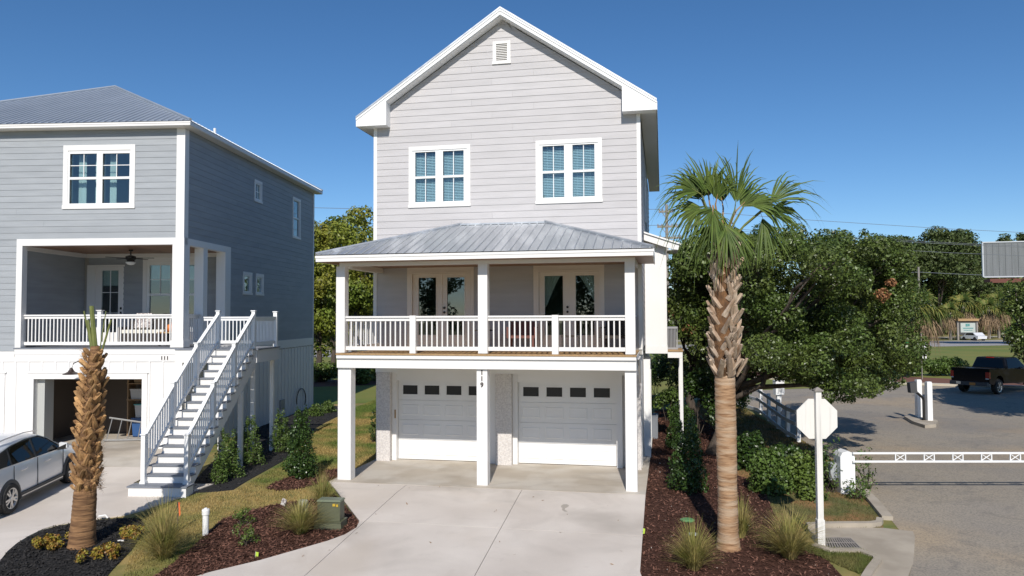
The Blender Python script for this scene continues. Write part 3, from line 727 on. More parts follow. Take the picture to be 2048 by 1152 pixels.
# railings
fP = front(18.80)
posts_u = [(-6.488, -6.325), (-2.74, -2.576)]
for a, b2 in posts_u:
    b = MB(); b.box(a, b2, 18.72, 18.88, 3.325, 4.31); A.add('rail_post', b, M['white'])
for a, b2 in ((-8.275, -6.49), (-6.32, -4.64), (-4.39, -2.745), (-2.57, -.915)):
    balustrade(A, fP, a, b2, 4.298, 3.40, .137, M['white'])
for U in (-8.30, -.79):
    balustrade(A, right(U), 18.93, VW - .05, 4.298, 3.40, .137, M['white'])
# french doors
for s0, s1, gl, knob, drp in ((-7.446, -5.405, ((-7.104, -6.563), (-6.225, -5.695)), -6.30, False), (-3.639, -1.61, ((-3.32, -2.79), (-2.428, -1.897)), -2.66, True)):
    f = MB(); f.mbox(fA, s0, s1, 0, .04, 5.60, 5.737); f.mbox(fA, s0, s0 + .10, 0, .04, 3.34, 5.60); f.mbox(fA, s1 - .10, s1, 0, .04, 3.34, 5.60)
    d = A.add('french_door', f, M['cream'])
    f = MB(); f.mbox(fA, s0 + .10, s1 - .10, -.06, .055, 5.545, 5.598); f.mbox(fA, s0 + .10, s0 + .155, -.06, .055, 3.34, 5.545); f.mbox(fA, s1 - .155, s1 - .10, -.06, .055, 3.34, 5.545); f.mbox(fA, s0 + .156, s1 - .156, -.06, .03, 3.34, 3.39)
    A.add('door_frame', f, M['cream'], d)
    mid = (gl[0][1] + gl[1][0]) / 2
    for (a, b2), x0, x1 in ((gl[0], s0 + .16, mid - .004), (gl[1], mid + .004, s1 - .16)):
        f = MB(); holed(f, fA, x0, x1, 3.40, 5.54, [(a, b2, 3.74, 5.43)], -.06, -.015)
        ll = A.add('door_leaf', f, M['cream'], d)
        f = MB(); holed(f, fA, a - .03, b2 + .03, 3.71, 5.46, [(a, b2, 3.74, 5.43)], -.0145, .001); A.add('glazing_bead', f, M['cream'], d)
        f = MB(); f.mbox(fA, a, b2, -.042, -.034, 3.74, 5.43); A.add('pane', f, M['glass'], d)
    f = MB(); f.mbox(fA, mid - .022, mid + .022, -.014, .012, 3.40, 5.54); A.add('astragal', f, M['cream'], d)
    for z in (4.40, 4.535):
        f = MB(); f.lathe([(.005, .018), (.035, .018), (.035, .03), (.02, .035), (.032, .055), (.028, .075), (.006, .08)], (0, 0, 0), 10, axis='y')
        f.v = [(p[0] + knob, VW - p[1], p[2] + z) for p in f.v]; A.add('door_knob', f, M['black'], d)
    if drp:
        (a, b2), (c, e) = gl
        drape(A, fA, (a - .05, b2 - .06), (a - .07, a + .03), -.16, 5.46, 4.55, d); drape(A, fA, (c + .05, e + .05), (e - .03, e + .07), -.16, 5.46, 4.70, d)
# ---- carport back wall, piers, garage doors
core = MB(); gd = [(-7.84, -5.02, .0, 2.36), (-4.16, -1.32, .0, 2.36)]
fG = front(21.62)
holed(core, fG, -8.2, -.62, .0, 3.0, gd, -.15, -.0)
core.box(-8.44, -8.30, 21.4, VB, 0, 3.2); core.box(-.74, -.62, 21.95, VB, 0, 3.2); core.box(-8.44, -.62, VB, VB + .1, 0, 3.2); core.box(-8.2, -.7, 23.4, 23.5, 0, 3.0)
A.add('garage_wall', core, M['white'])
b = MB(); b.box(-8.44, -.62, 21.28, 21.615, 2.62, 3.0); A.add('header_band', b, M['white'])
for a, b2 in ((-8.415, -7.98), (-4.77, -4.30), (-.97, -.63)):
    b = MB(); b.box(a, b2, 21.27, 21.61, .004, 2.615); A.add('pier', b, M['stucco'])
for u0, u1 in ((-7.975, -7.842), (-5.018, -4.775), (-4.295, -4.162), (-1.318, -1.15)):
    b = MB(); b.box(u0, u1, 21.45, 21.614, .004, 2.615); A.add('door_casing', b, M['white'])
for u0, u1 in ((-7.84, -5.02), (-4.16, -1.32)):
    b = MB(); b.box(u0, u1, 21.47, 21.614, 2.37, 2.615); A.add('door_casing', b, M['white'])
    b = MB(); b.box(u0, u1, 21.66, 21.70, .012, 2.365); b.box(u0, u1, 21.652, 21.70, .004, .03, 1); gdr = A.add('garage_door', b, [M['door'], M['black']])
    sh = 2.35 / 4; wd = u1 - u0
    for r in range(4):
        z = .016 + r * sh
        s = MB(); s.box(u0 + .006, u1 - .006, 21.635, 21.659, z + .004, z + sh - .005)
        if r < 3: sec = A.add('door_section', s, M['door'], gdr)
        else:
            s = MB(); hl = [(u0 + .14 + k * (wd - .1) / 4, u0 + .14 + k * (wd - .1) / 4 + .46, z + .17, z + .44) for k in range(4)]
            holed(s, front(21.659), u0 + .006, u1 - .006, z + .004, z + sh - .005, hl, .0, .024); A.add('door_section', s, M['door'], gdr)
            for h in hl:
                s = MB(); holed(s, front(21.635), h[0] - .035, h[1] + .035, h[2] - .035, h[3] + .035, [h], .0005, .012); A.add('window_frame', s, M['door'], gdr)
                s = MB(); s.box(h[0], h[1], 21.648, 21.654, h[2], h[3]); A.add('pane', s, M['glassblack'] if 'glassblack' in M else M['black'], gdr)
            continue
        for k in range(4):
            a = u0 + .10 + k * (wd - .1) / 4; c = a + .54; s = MB(); zz0, zz1 = z + .13, z + sh - .13
            o0 = [(a, zz0), (c, zz0), (c, zz1), (a, zz1)]; o1 = [(a + .03, zz0 + .03), (c - .03, zz0 + .03), (c - .03, zz1 - .03), (a + .03, zz1 - .03)]; o2 = [(a + .06, zz0 + .06), (c - .06, zz0 + .06), (c - .06, zz1 - .06), (a + .06, zz1 - .06)]
            vs = [(x, 21.6345, q) for x, q in o0] + [(x, 21.622, q) for x, q in o1] + [(x, 21.628, q) for x, q in o2]
            s.add(vs, [(i, (i + 1) % 4, 4 + (i + 1) % 4, 4 + i) for i in range(4)] + [(4 + i, 4 + (i + 1) % 4, 8 + (i + 1) % 4, 8 + i) for i in range(4)] + [(8, 9, 10, 11)])
            A.add('raised_panel', s, M['door'], gdr)
b = MB(); b.box(-7.90, -7.86, 21.435, 21.449, 1.25, 1.50); A.add('keypad', b, M['petioledry'])
# right flank of the carport: brace, side piers
for v in (19.9, 23.4, 25.0):
    b = MB(); b.box(-.60, -.40, v, v + .22, -.05, 2.94 if v > 20 else .2)
    if v > 20: A.add('side_pier', b, M['white'])
b = MB(); b.prism([(19.2, 3.18), (20.9, 3.18), (20.9, 2.45), (20.7, 2.45), (19.9, 3.0)], lambda y, z, k: (k, y, z), -.645, -.60); A.add('side_brace', b, M['white'])
# ---- white closet bump-out on the right flank with its lean-to roof and condenser deck
b = MB(); b.box(UR + .03, .125, 24.3, 25.1, 3.10, 6.345); b.prism([(UR + .03, 6.346), (.125, 6.346), (.125, 6.60), (UR + .03, 6.84)], lambda x, z, k: (x, k, z), 24.3, 25.1); bo = A.add('bump_out', b, M['white'])
b = MB(); b.box(UR + .03, .135, 24.28, 24.299, 3.08, 3.32); b.box(.126, .136, 24.299, 25.1, 3.08, 3.32); A.add('skirt_board', b, M['white'], bo)
for u in (-.545, -.33, -.12, .09):
    b = MB(); b.box(u, u + .035, 24.287, 24.299, 3.325, 6.28); A.add('batten', b, M['white'], bo)
b = MB(); b.prism([(-.56, 6.93), (.58, 6.53), (.58, 6.48), (-.56, 6.88)], lambda x, z, k: (x, k, z), 23.95, 25.5); A.add('lean_to_roof', b, M['vinyl'], bo)
b = MB(); b.prism([(-.56, 6.875), (.56, 6.48), (.50, 6.33), (.3, 6.36), (-.56, 6.66)], lambda x, z, k: (x, k, z), 24.0, 24.03); b.box(.15, .50, 24.03, 25.4, 6.33, 6.35); A.add('lean_to_fascia', b, M['white'], bo)
b = MB(); b.box(.14, .62, 24.55, 26.3, 3.13, 3.17, 1); b.box(.14, .60, 24.58, 24.63, 2.93, 3.125); b.box(.145, .60, 26.2, 26.25, 2.93, 3.125); A.add('condenser_deck', b, [M['white'], M['deckwood']])
for v in (24.58, 26.15):
    b = MB(); b.box(.50, .60, v, v + .1, -.06, 2.925); A.add('deck_post', b, M['white'])
ca = cos(-YM); sa_ = sin(-YM)
x, y = loc2w(.13, 25.6); ac = thing('air_conditioner', 'grey louvred air conditioner condenser on the raised deck beside the white bump-out', 'air conditioner', (x, y, 3.17), -YM)
b = MB(); b.box(-.34, .34, -.34, .34, .0, .06); b.box(-.34, .34, -.34, .34, .68, .74); b.box(-.28, .28, -.28, .28, .06, .68, 1); b.build('casing', [M['acgrey'], M['dark']], ac)
for k in range(15):
    u = -.32 + k * .0457
    for yy in (-.335, .325):
        b = MB(); b.box(u - .006, u + .014, yy, yy + .02, .06, .68); b.build('louvre', M['acgrey'], ac)
# low meter boxes on the right flank
x, y = loc2w(-.42, 27.5); mt = thing('utility_box', 'dark grey utility box low on the right flank of the pale house', 'utility box', (x, y, -.06), -YM)
b = MB(); b.box(-.15, .2, -.5, .5, 0, .75); b.build('body', M['greydeck'], mt); b = MB(); b.box(-.16, .21, -.51, .51, .75, .79); b.build('lid', M['greydeck'], mt)

# ---- porch furniture of the pale house
def chair(name, label, u, v, yaw, mm, w=.62, hs=.42, hb=.95, deep=.6, z=3.325, arms=True, house=YM, group=None):
    x, y = loc2w(u, v, house); c = thing(name, label, 'chair', (x, y, z), -house + yaw, group)
    s = MB(); s.box(-w / 2, w / 2, -deep / 2, deep / 2, hs - .07, hs); s.build('seat', mm, c)
    s = MB(); s.hexa([(-w / 2, deep / 2 - .06, hs + .004), (w / 2, deep / 2 - .06, hs + .004), (w / 2, deep / 2, hs + .004), (-w / 2, deep / 2, hs + .004), (-w / 2, deep / 2 + .06, hb), (w / 2, deep / 2 + .06, hb), (w / 2, deep / 2 + .1, hb), (-w / 2, deep / 2 + .1, hb)]); s.build('backrest', mm, c)
    for sx in (-1, 1):
        for sy in (-1, 1):
            l = MB(); X, Y = sx * (w / 2 - .03), sy * (deep / 2 - .03); l.box(X - .025, X + .025, Y - .025, Y + .025, 0, hs - .072); l.build('leg', mm, c)
        if arms:
            a = MB(); X = sx * (w / 2 + .03); a.box(X - .03, X + .03, -deep / 2, deep / 2, hs + .2, hs + .235); a.box(X - .025, X + .025, -deep / 2, -deep / 2 + .05, hs - .07, hs + .2); a.build('armrest', mm, c)
    return c
chair('porch_chair', 'red-brown wooden armchair behind the porch railing, left of the curtained doors', -3.85, 20.6, 0.1, M['patio'], .7, .42, .8)
chair('porch_chair', 'dark wicker armchair at the right end of the grey house porch', -1.25, 20.55, -.15, M['wicker'], .72, .42, .92)
x, y = loc2w(-2.45, 20.4); c = thing('side_table', 'low dark wicker stool in front of the curtained doors', 'stool', (x, y, 3.325), -YM)
s = MB(); s.box(-.25, .25, -.22, .22, .38, .43); s.build('top', M['wicker'], c)
for sx in (-1, 1):
    for sy in (-1, 1): l = MB(); l.box(sx * .22 - .02, sx * .22 + .02, sy * .19 - .02, sy * .19 + .02, 0, .378); l.build('leg', M['wicker'], c)
x, y = loc2w(-4.9, 20.5); c = thing('side_table', 'small round dark table behind the middle porch post', 'side table', (x, y, 3.325), -YM)
s = MB(); s.lathe([(.01, .55), (.3, .55), (.3, .58), (.01, .58)], n=16); s.build('top', M['wicker'], c); s = MB(); s.lathe([(.2, 0), (.2, .02), (.03, .04), (.03, .548)], n=10); s.build('pedestal', M['wicker'], c)

# ================================================================== the blue-grey house on the left
B = House('blue_house', 'blue-grey lap-sided house on white board-and-batten base, with corner porch and long white stair', YL, (-15.6, 23.0, .18))
BV, BL, BR, BB = 23.0, -23.3, -11.64, 35.75
fB = front(BV); rB = right(BR)
fPB = front(26.5)
wu = [(-15.395, -14.51, 7.92, 9.515), (-14.315, -13.43, 7.92, 9.51)]
core = MB(); holed(core, fB, BL, -17.09, 2.9, 10.3, []); holed(core, fB, -17.09, BR, 6.80, 10.3, wu, -.16, -.002)
swin = [(28.5, 29.27, 8.79, 9.66), (32.8, 33.84, 7.81, 9.66), (27.5, 28.35, 5.13, 5.99), (28.72, 29.5, 5.13, 5.99)]
sh_ = [(a + .1, b - .1, c + .08, d - .1) for a, b, c, d in swin]
holed(core, rB, 26.4, BB, 2.9, 6.6, sh_[2:], -.16, -.002); holed(core, rB, 23.002, BB, 6.8, 10.3, sh_[:2], -.16, -.002)
core.box(BL, BL + .16, 23.2, BB, 0, 10.3); core.box(BL, BR, BB, BB + .15, 0, 10.3)
core.box(-17.3, -17.12, 23.2, 26.5, 3.3, 6.8)
dz_ = [(-16.5, -15.77, 3.5, 6.12)]; wz_ = [(-14.68, -13.88, 3.9, 6.19), (-13.78, -12.95, 3.9, 6.19)]
holed(core, fPB, -17.3, BR - .16, 3.3, 6.8, dz_ + wz_, -.15, 0)
core.box(BL, BR - .17, 26.66, BB, 3.1, 3.3); core.box(BL, BR - .17, 23.2, BB, 6.83, 7.0); core.box(BL, BR - .17, 23.2, BB, 10.0, 10.25)
core.box(BL, BR - .17, 31, 31.1, 3.3, 10); core.box(-17.5, -17.4, 23.2, 31, 7.0, 10)
B.add('wall', core, M['room'])
lap(B, fB, BL, BR - .25, 6.80, 10.26, [(-15.56, -13.29, 7.80, 9.74)], M['bluesiding'], edge=None)
lap(B, fB, BL, -17.09, 3.23, 6.79, [], M['bluesiding'])
lap(B, rB, BV + .24, BB - .1, 6.80, 10.26, [(a + .05, b - .05, c + .05, d - .05) for a, b, c, d in swin[:2]], M['bluesiding'])
lap(B, rB, 26.39, BB - .1, 3.28, 6.79, [(a + .05, b - .05, c + .05, d - .05) for a, b, c, d in swin[2:]], M['bluesiding'])
# porch inside walls
lap(B, fPB, -16.95, BR - .18, 3.34, 6.45, [(-16.95, -15.64, 3.3, 6.17), (-14.86, -12.80, 3.3, 6.43)], M['bluesiding'])
lap(B, lambda a, d, z: (-17.115 + d, a, z), 23.2, 26.49, 3.34, 6.5, [], M['bluesiding'])
# trims
b = MB(); b.mbox(fB, -11.89, BR + .022, 0, .032, 6.80, 10.27); b.mbox(rB, BV + .001, BV + .24, 0, .022, 6.80, 10.27); B.add('corner_board', b, M['white'])
b = MB(); b.mbox(rB, BB - .1, BB + .02, 0, .03, .1, 10.27); B.add('corner_board', b, M['white'])
window(B, fB, (-15.605, -13.245, 7.745, 9.785), [(-15.395, -14.51, 8.765, 9.515, 2, 2), (-14.315, -13.43, 8.765, 9.51, 2, 2), (-15.395, -14.51, 7.92, 8.69, 1, 1), (-14.315, -13.43, 7.92, 8.69, 1, 1)], .15)
wroot = bpy.data.objects['window.004'] if 'window.004' in bpy.data.objects else B.root
for a, b2 in ((-15.28, -15.02), (-14.72, -14.5), (-14.24, -14.02), (-13.52, -13.4)):
    drape(B, fB, (a, b2), (a, b2), -.28, 9.6, 7.85, None, n=16, amp=.03)
for (a, b2, c, d), gr in zip(swin, ((2, 2), (1, 1), (1, 1), (1, 1))):
    if d - c > 1.2: L = [(a + .13, b2 - .13, c + .12, (c + d) / 2 - .03, 1, 1), (a + .13, b2 - .13, (c + d) / 2 + .03, d - .14, 1, 1)]
    else: L = [(a + .16, b2 - .16, c + .14, d - .16, *gr)]
    window(B, rB, (a, b2, c, d), L, .10)
# eaves, roof
eF, eR, eL, eB, ez = 22.65, -11.30, -23.65, 36.1, 10.43
dpt = (eR - eL) / 2; pk = ((eR + eL) / 2, eF + dpt, 13.5); pk2 = ((eR + eL) / 2, eB - dpt, 13.5)
r = MB(); e = [(eL, eF, ez), (eR, eF, ez), (eR, eB, ez), (eL, eB, ez)]
r.add(e + [pk, pk2], [(0, 1, 4), (1, 2, 5, 4), (2, 3, 5), (3, 0, 4, 5)]); r.add([(x, y, z - .02) for x, y, z in e], [(3, 2, 1, 0)])
broof = B.add('roof', r, M['blueroof'])
rbm = MB(); sB = (13.5 - ez) / dpt
x = eL + .2
while x < eR:
    t = min(x - eL, eR - x); rbm.hexa([(x - .02, eF - .02, ez), (x + .02, eF - .02, ez), (x + .02, eF + t, ez + t * sB), (x - .02, eF + t, ez + t * sB), (x - .01, eF - .02, ez + .025), (x + .01, eF - .02, ez + .025), (x + .01, eF + t, ez + t * sB + .025), (x - .01, eF + t, ez + t * sB + .025)]); x += .2286
y = eF + .2
while y < eB:
    t = min(y - eF, eB - y, dpt); rbm.hexa([(eR + .02, y + .02, ez), (eR + .02, y - .02, ez), (eR - t, y - .02, ez + t * sB), (eR - t, y + .02, ez + t * sB), (eR + .02, y + .01, ez + .025), (eR + .02, y - .01, ez + .025), (eR - t, y - .01, ez + t * sB + .025), (eR - t, y + .01, ez + t * sB + .025)]); y += .2286
B.add('rib', rbm, M['blueroof'], broof, stuff=True)
for p, q in (((eR, eF, ez), pk), ((eL, eF, ez), pk), (pk, pk2), ((eR, eB, ez), pk2)):
    h = MB(); h.tube([Vector(p) + Vector((0, 0, .03)), Vector(q) + Vector((0, 0, .03))], .05, 6); B.add('hip_cap', h, M['blueroof'], broof)
f = MB(); f.box(eL, eR, eF, eF + .025, 10.29, ez - .021); f.box(eR - .025, eR, eF + .026, eB, 10.29, ez - .021); f.box(eL, eR + .01, eF - .012, eF - .001, 10.36, ez - .021); B.add('eave_fascia', f, M['white'])
f = MB(); f.box(eL, eR - .026, eF + .026, BV - .001, 10.275, 10.29); f.box(BR + .001, eR - .026, BV, eB, 10.275, 10.29); B.add('eave_soffit', f, M['white'])
v = MB(); v.lathe([(.05, 10.6), (.05, 11.15), (.05, 11.16)], (-12.3, 26.5, 0), 8); B.add('vent_pipe', v, M['pvc'])
# porch frame
b = MB(); b.mbox(fB, -17.09, BR + .03, -.2, .035, 6.585, 6.798); b.mbox(rB, BV + .001, 26.4, -.2, .03, 6.585, 6.798); B.add('porch_beam', b, M['white'])
b = MB(); b.mbox(fB, -17.09, -16.90, -.2, .035, 3.345, 6.584); B.add('porch_post', b, M['white'])
b = MB(); b.mbox(fB, -11.985, BR + .03, -.34, .033, 3.345, 6.584); b.mbox(fB, -12.01, BR + .05, -.36, .055, 3.345, 3.56); B.add('porch_post', b, M['white'])
b = MB(); b.box(-11.95, BR + .0, 24.35, 24.65, 3.345, 6.584); B.add('porch_post', b, M['white'])
b = MB(); b.mbox(rB, 25.95, 26.4, -.30, .03, 3.345, 6.584); B.add('porch_post', b, M['white'])
n = 26
for k in range(n):
    u = -17.1 + 5.25 * k / n; b = MB(); b.box(u, u + 5.25 / n - .006, 23.2, 26.45, 6.60, 6.62); B.add('ceiling_board', b, M['ceilwood'])
b = MB(); b.box(-16.95, -11.85, 26.35, 26.47, 6.46, 6.598); b.box(-17.09, -16.97, 23.2, 26.4, 6.46, 6.598); B.add('crown_trim', b, M['white'])
# porch floor and skirt
b = MB(); b.box(-17.12, BR + .06, 22.94, 23.06, 3.30, 3.335); flr = B.add('porch_floor', b, M['greydeck'])
for k in range(24):
    v0 = 23.07 + 3.42 * k / 24; b = MB(); b.box(-17.1, BR + .05, v0, v0 + 3.42 / 24 - .006, 3.305, 3.338); B.add('plank', b, M['greydeck'], flr)
b = MB(); b.mbox(fB, BL, -17.125, -.1, .01, 3.03, 3.225); b.mbox(fB, -17.09, BR + .03, -.1, .045, 3.125, 3.299); b.mbox(fB, -17.09, BR + .015, -.1, .03, 2.95, 3.124); b.mbox(fB, BL, -17.09, -.1, .012, 2.95, 3.03)
b.mbox(rB, 23.01, 26.4, -.1, .03, 2.95, 3.299); b.mbox(rB, 26.4, BB - .1, -.02, .028, 2.93, 3.279); B.add('skirt_band', b, M['white'])
text(B, '111', -12.19, BV - .042, 2.965, .155, M['bronze'])
# rails on porch
fRB = front(23.14)
balustrade(B, fRB, -16.89, -14.47, 4.388, 3.42, .122, M['white']); balustrade(B, fRB, -14.35, -11.99, 4.388, 3.42, .122, M['white'])
b = MB(); b.box(-14.47, -14.35, 23.08, 23.2, 3.34, 4.50); b.box(-14.50, -14.32, 23.05, 23.23, 4.501, 4.53); B.add('rail_post', b, M['white'])
balustrade(B, right(-11.78), 23.36, 24.34, 4.388, 3.42, .122, M['white'])
# porch door and window
f = MB(); holed(f, fPB, -17.0, -15.62, 3.34, 6.20, [(-16.69, -15.62, 3.34, 6.20)], 0, .035); f.mbox(fPB, -16.69, -15.60, 0, .03, 6.14, 6.205); d = B.add('front_door', f, M['white'])
f = MB(); holed(f, fPB, -16.685, -15.63, 3.36, 6.135, [(-16.455, -15.83, 3.75, 6.0)], -.05, .014); B.add('door_leaf', f, M['white'], d)
f = MB(); f.mbox(fPB, -16.455, -15.83, -.035, -.027, 3.75, 6.0); B.add('pane', f, M['glass'], d)
f = MB(); f.mbox(fPB, -16.155, -16.13, -.026, -.005, 3.75, 6.0)
for z in (4.45, 5.2): f.mbox(fPB, -16.455, -15.83, -.026, -.008, z - .012, z + .012)
B.add('muntin', f, M['vinyl'], d)
f = MB(); f.mbox(fPB, -16.455, -15.83, -.09, -.085, 5.45, 6.0); B.add('shade', f, M['curtain'], d)
for z in (4.42, 4.58): f = MB(); f.mbox(fPB, -15.74, -15.69, 0, .05, z, z + .08); B.add('door_handle', f, M['black'], d)
window(B, fPB, (-14.91, -12.76, 3.75, 6.46), [(-14.665, -13.895, 5.15, 6.18, 2, 2), (-13.69, -12.96, 5.15, 6.18, 2, 2), (-14.665, -13.895, 3.95, 5.07, 1, 1), (-13.69, -12.96, 3.95, 5.07, 1, 1)], .15)
f = MB(); f.mbox(fPB, -14.7, -13.86, -.12, -.115, 5.62, 6.2); f.mbox(fPB, -13.72, -12.9, -.12, -.115, 5.62, 6.2); B.add('shade', f, M['curtain'])
# board and batten base with two garage openings
core = MB(); gh = [(-16.45, -12.92, 0, 2.355), (-21.1, -17.57, 0, 2.355)]; holed(core, fB, BL, BR, 0.0, 2.949, gh, -.16, -.002)
core.box(BR - .16, BR - .002, 23.01, BB, -.1, 2.949); core.box(-17.05, -16.95, 23.2, 33, .1, 2.9); core.box(BL, BR - .17, 29.5, 29.6, .1, 2.9); core.box(BL, BR - .17, 23.2, 33, 2.85, 2.93)
B.add('base_wall', core, M['white'])
k = BL + .1
while k < BR - .2:
    inn = any(h[0] - .17 < k < h[1] + .15 for h in gh); b = MB(); b.mbox(fB, k, k + .045, 0, .02, 2.56 if inn else .2, 2.90); B.add('batten', b, M['white']); k += .437
b = MB(); b.mbox(fB, BL, BR, 0, .022, 2.90, 2.949); B.add('batten_cap', b, M['white'])
k = 23.2
while k < BB - .2:
    b = MB(); b.mbox(rB, k, k + .045, 0, .02, -.05, 2.925); B.add('batten', b, M['white']); k += .40
for h in gh:
    b = MB(); b.mbox(fB, h[0] - .17, h[0], -.1, .03, .19, 2.355); b.mbox(fB, h[1], h[1] + .17, -.1, .03, .19, 2.355); b.mbox(fB, h[0] - .17, h[1] + .17, -.1, .032, 2.356, 2.54); b.mbox(fB, h[0] - .22, h[1] + .22, 0, .05, 2.541, 2.565); B.add('garage_trim', b, M['white'])
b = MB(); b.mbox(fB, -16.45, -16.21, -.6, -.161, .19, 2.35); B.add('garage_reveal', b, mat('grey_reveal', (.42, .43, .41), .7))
b = MB(); b.box(-21.1, -17.57, 23.17, 23.2, .19, 2.35); B.add('closed_garage_door', b, M['door'])
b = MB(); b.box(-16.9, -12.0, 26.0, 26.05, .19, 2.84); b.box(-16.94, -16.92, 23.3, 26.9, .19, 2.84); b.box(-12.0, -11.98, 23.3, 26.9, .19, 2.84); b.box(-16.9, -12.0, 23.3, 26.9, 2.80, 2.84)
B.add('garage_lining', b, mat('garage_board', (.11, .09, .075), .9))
# barn light
bl = MB(); bl.tube([(-14.68, 22.99, 2.70), (-14.71, 22.8, 2.90), (-14.78, 22.65, 2.94), (-14.88, 22.56, 2.87), (-14.93, 22.55, 2.72)], .016, 7)
bl.lathe([(.03, 2.74), (.06, 2.68), (.10, 2.62), (.24, 2.55), (.25, 2.535), (.22, 2.54), (.05, 2.60)], (-14.94, 22.55, 0), 16); B.add('barn_light', bl, M['bronze'])
# ceiling fan
fx = MB(); fx.lathe([(.07, 6.60), (.07, 6.55), (.02, 6.54), (.02, 6.42), (.05, 6.41)], (-14.40, 24.8, 0), 12); fx.lathe([(.06, 6.40), (.16, 6.37), (.17, 6.28), (.12, 6.24), (.13, 6.18)], (-14.40, 24.8, 0), 14); fan = B.add('ceiling_fan', fx, M['black'])
for k in range(5):
    q = k * 2 * pi / 5 + .12; b = MB(); c, s = cos(q), sin(q); W2 = .07
    P = [(.16, -.03), (.75, -W2), (.78, 0), (.75, W2), (.16, .03)]
    b.prism([(c * x - s * y, s * x + c * y) for x, y in P], lambda x, y, z: (-14.40 + x, 24.8 + y, z), 6.305, 6.318); B.add('blade', b, M['black'], fan)
b = MB(); b.lathe([(.15, 6.179), (.16, 6.15), (.10, 6.09), (.02, 6.07)], (-14.40, 24.8, 0), 14); B.add('lamp_glass', b, M['lamp'], fan)
# ---- stair with landing
rl, rr, vb, vt, zb, zt = -10.2, -9.1, 18.27, 22.35, .155, 3.335
run, rise, nst = .26, .1965, 16
def zs(v): return zb + (v - vb) * .7545
b = MB(); b.box(-10.42, -8.97, 17.98, 18.34, -.12, .135); b.box(-10.45, -8.94, 17.95, 18.36, .136, .17, 1); stair = B.add('staircase', b, [M['white'], M['greydeck']])
for k in range(nst):
    v0 = 18.33 + k * run * .965; z = .17 + (k + 1) * .1978
    b = MB(); b.box(rl + .03, rr - .03, v0 + .02, v0 + .04, z - .1975, z - .031); B.add('riser', b, M['white'], stair)
    b = MB(); b.box(rl - .05, rr + .08, v0 - .015, v0 + run + .0, z - .03, z); B.add('tread', b, M['greydeck'], stair)
    b = MB(); b.box(rr - .03, rr + .06, v0 + .02, v0 + run * .965, z - .18, z - .031); B.add('stringer_cheek', b, M['white'], stair)
for U in (rl, rr):
    b = MB(); b.prism([(18.3, -.06), (18.3, .16), (18.34, .17), (22.42, 3.2), (22.42, 2.80)], lambda y, z, k: (k, y, z), U - .02, U + .04); B.add('stringer', b, M['white'], stair)
for U in (rl, rr):
    for v, zt_ in ((18.27, 1.37), (19.67, 2.535), (20.98, 3.535), (22.35, 4.46)):
        z0 = .171 if v < 18.3 else zs(v) - .02
        b = MB(); b.box(U - .052, U + .052, v - .052, v + .052, z0, zt_); b.box(U - .072, U + .072, v - .072, v + .072, zt_ + .001, zt_ + .03); b.box(U - .07, U + .07, v - .07, v + .07, z0, z0 + .06); B.add('newel_post', b, M['vinyl'], stair)
    vs_ = [18.27, 19.67, 20.98, 22.35]; zz = [1.33, 2.47, 3.47, 4.40]
    for i in range(3):
        a, c = vs_[i] + .055, vs_[i + 1] - .055; slp = (zz[i + 1] - zz[i]) / (vs_[i + 1] - vs_[i]); z0 = zz[i] + slp * .055 + .02
        balustrade(B, right(U), a, c, z0 + .0, z0 - .93, .115, M['vinyl'], rw=.05, zslope=slp, sq=.030)
# landing
b = MB(); b.box(BR + .06, -9.02, 22.42, 24.25, 2.90, 3.28); land = B.add('landing', b, M['white'])
for k in range(13):
    v0 = 22.40 + 1.87 * k / 13; b = MB(); b.box(BR + .06, -8.98, v0, v0 + 1.87 / 13 - .006, 3.285, 3.325); B.add('plank', b, M['greydeck'], land)
b = MB(); b.box(BR + .06, -10.9, 24.6, 26.0, 3.285, 3.325); b.box(BR + .06, -10.9, 24.6, 26.0, 2.9, 3.28); B.add('threshold_step', b, M['white'], land)
balustrade(B, front(24.15), -11.5, -9.17, 4.30, 3.42, .122, M['vinyl'], rw=.05)
balustrade(B, right(-9.1), 22.42, 24.06, 4.30, 3.42, .115, M['vinyl'], rw=.05)
b = MB(); b.box(-9.16, -9.04, 24.09, 24.21, 3.326, 4.44); b.box(-9.18, -9.02, 24.07, 24.23, 4.441, 4.47); B.add('newel_post', b, M['vinyl'], land)
for u, v, zt_ in ((-9.18, 24.1, 2.89), (-9.18, 22.55, 2.89), (-10.9, 24.1, 2.89), (-9.1, 21.45, 2.12), (-9.1, 20.2, 1.15)):
    b = MB(); b.box(u - .06, u + .06, v - .06, v + .06, -.12, zt_); B.add('landing_post', b, M['white'], land)
# small fittings on the flank
b = MB(); b.mbox(rB, 31.4, 31.9, 0, .05, .35, .75); B.add('foundation_vent', b, M['acgrey'])
hz = MB(); hz.tube([rB(33.9 + .6 * cos(q), .08, .5 + .5 * sin(q)) for q in np.linspace(-.6, pi + .3, 18)], .025, 6); B.add('garden_hose', hz, M['black'])

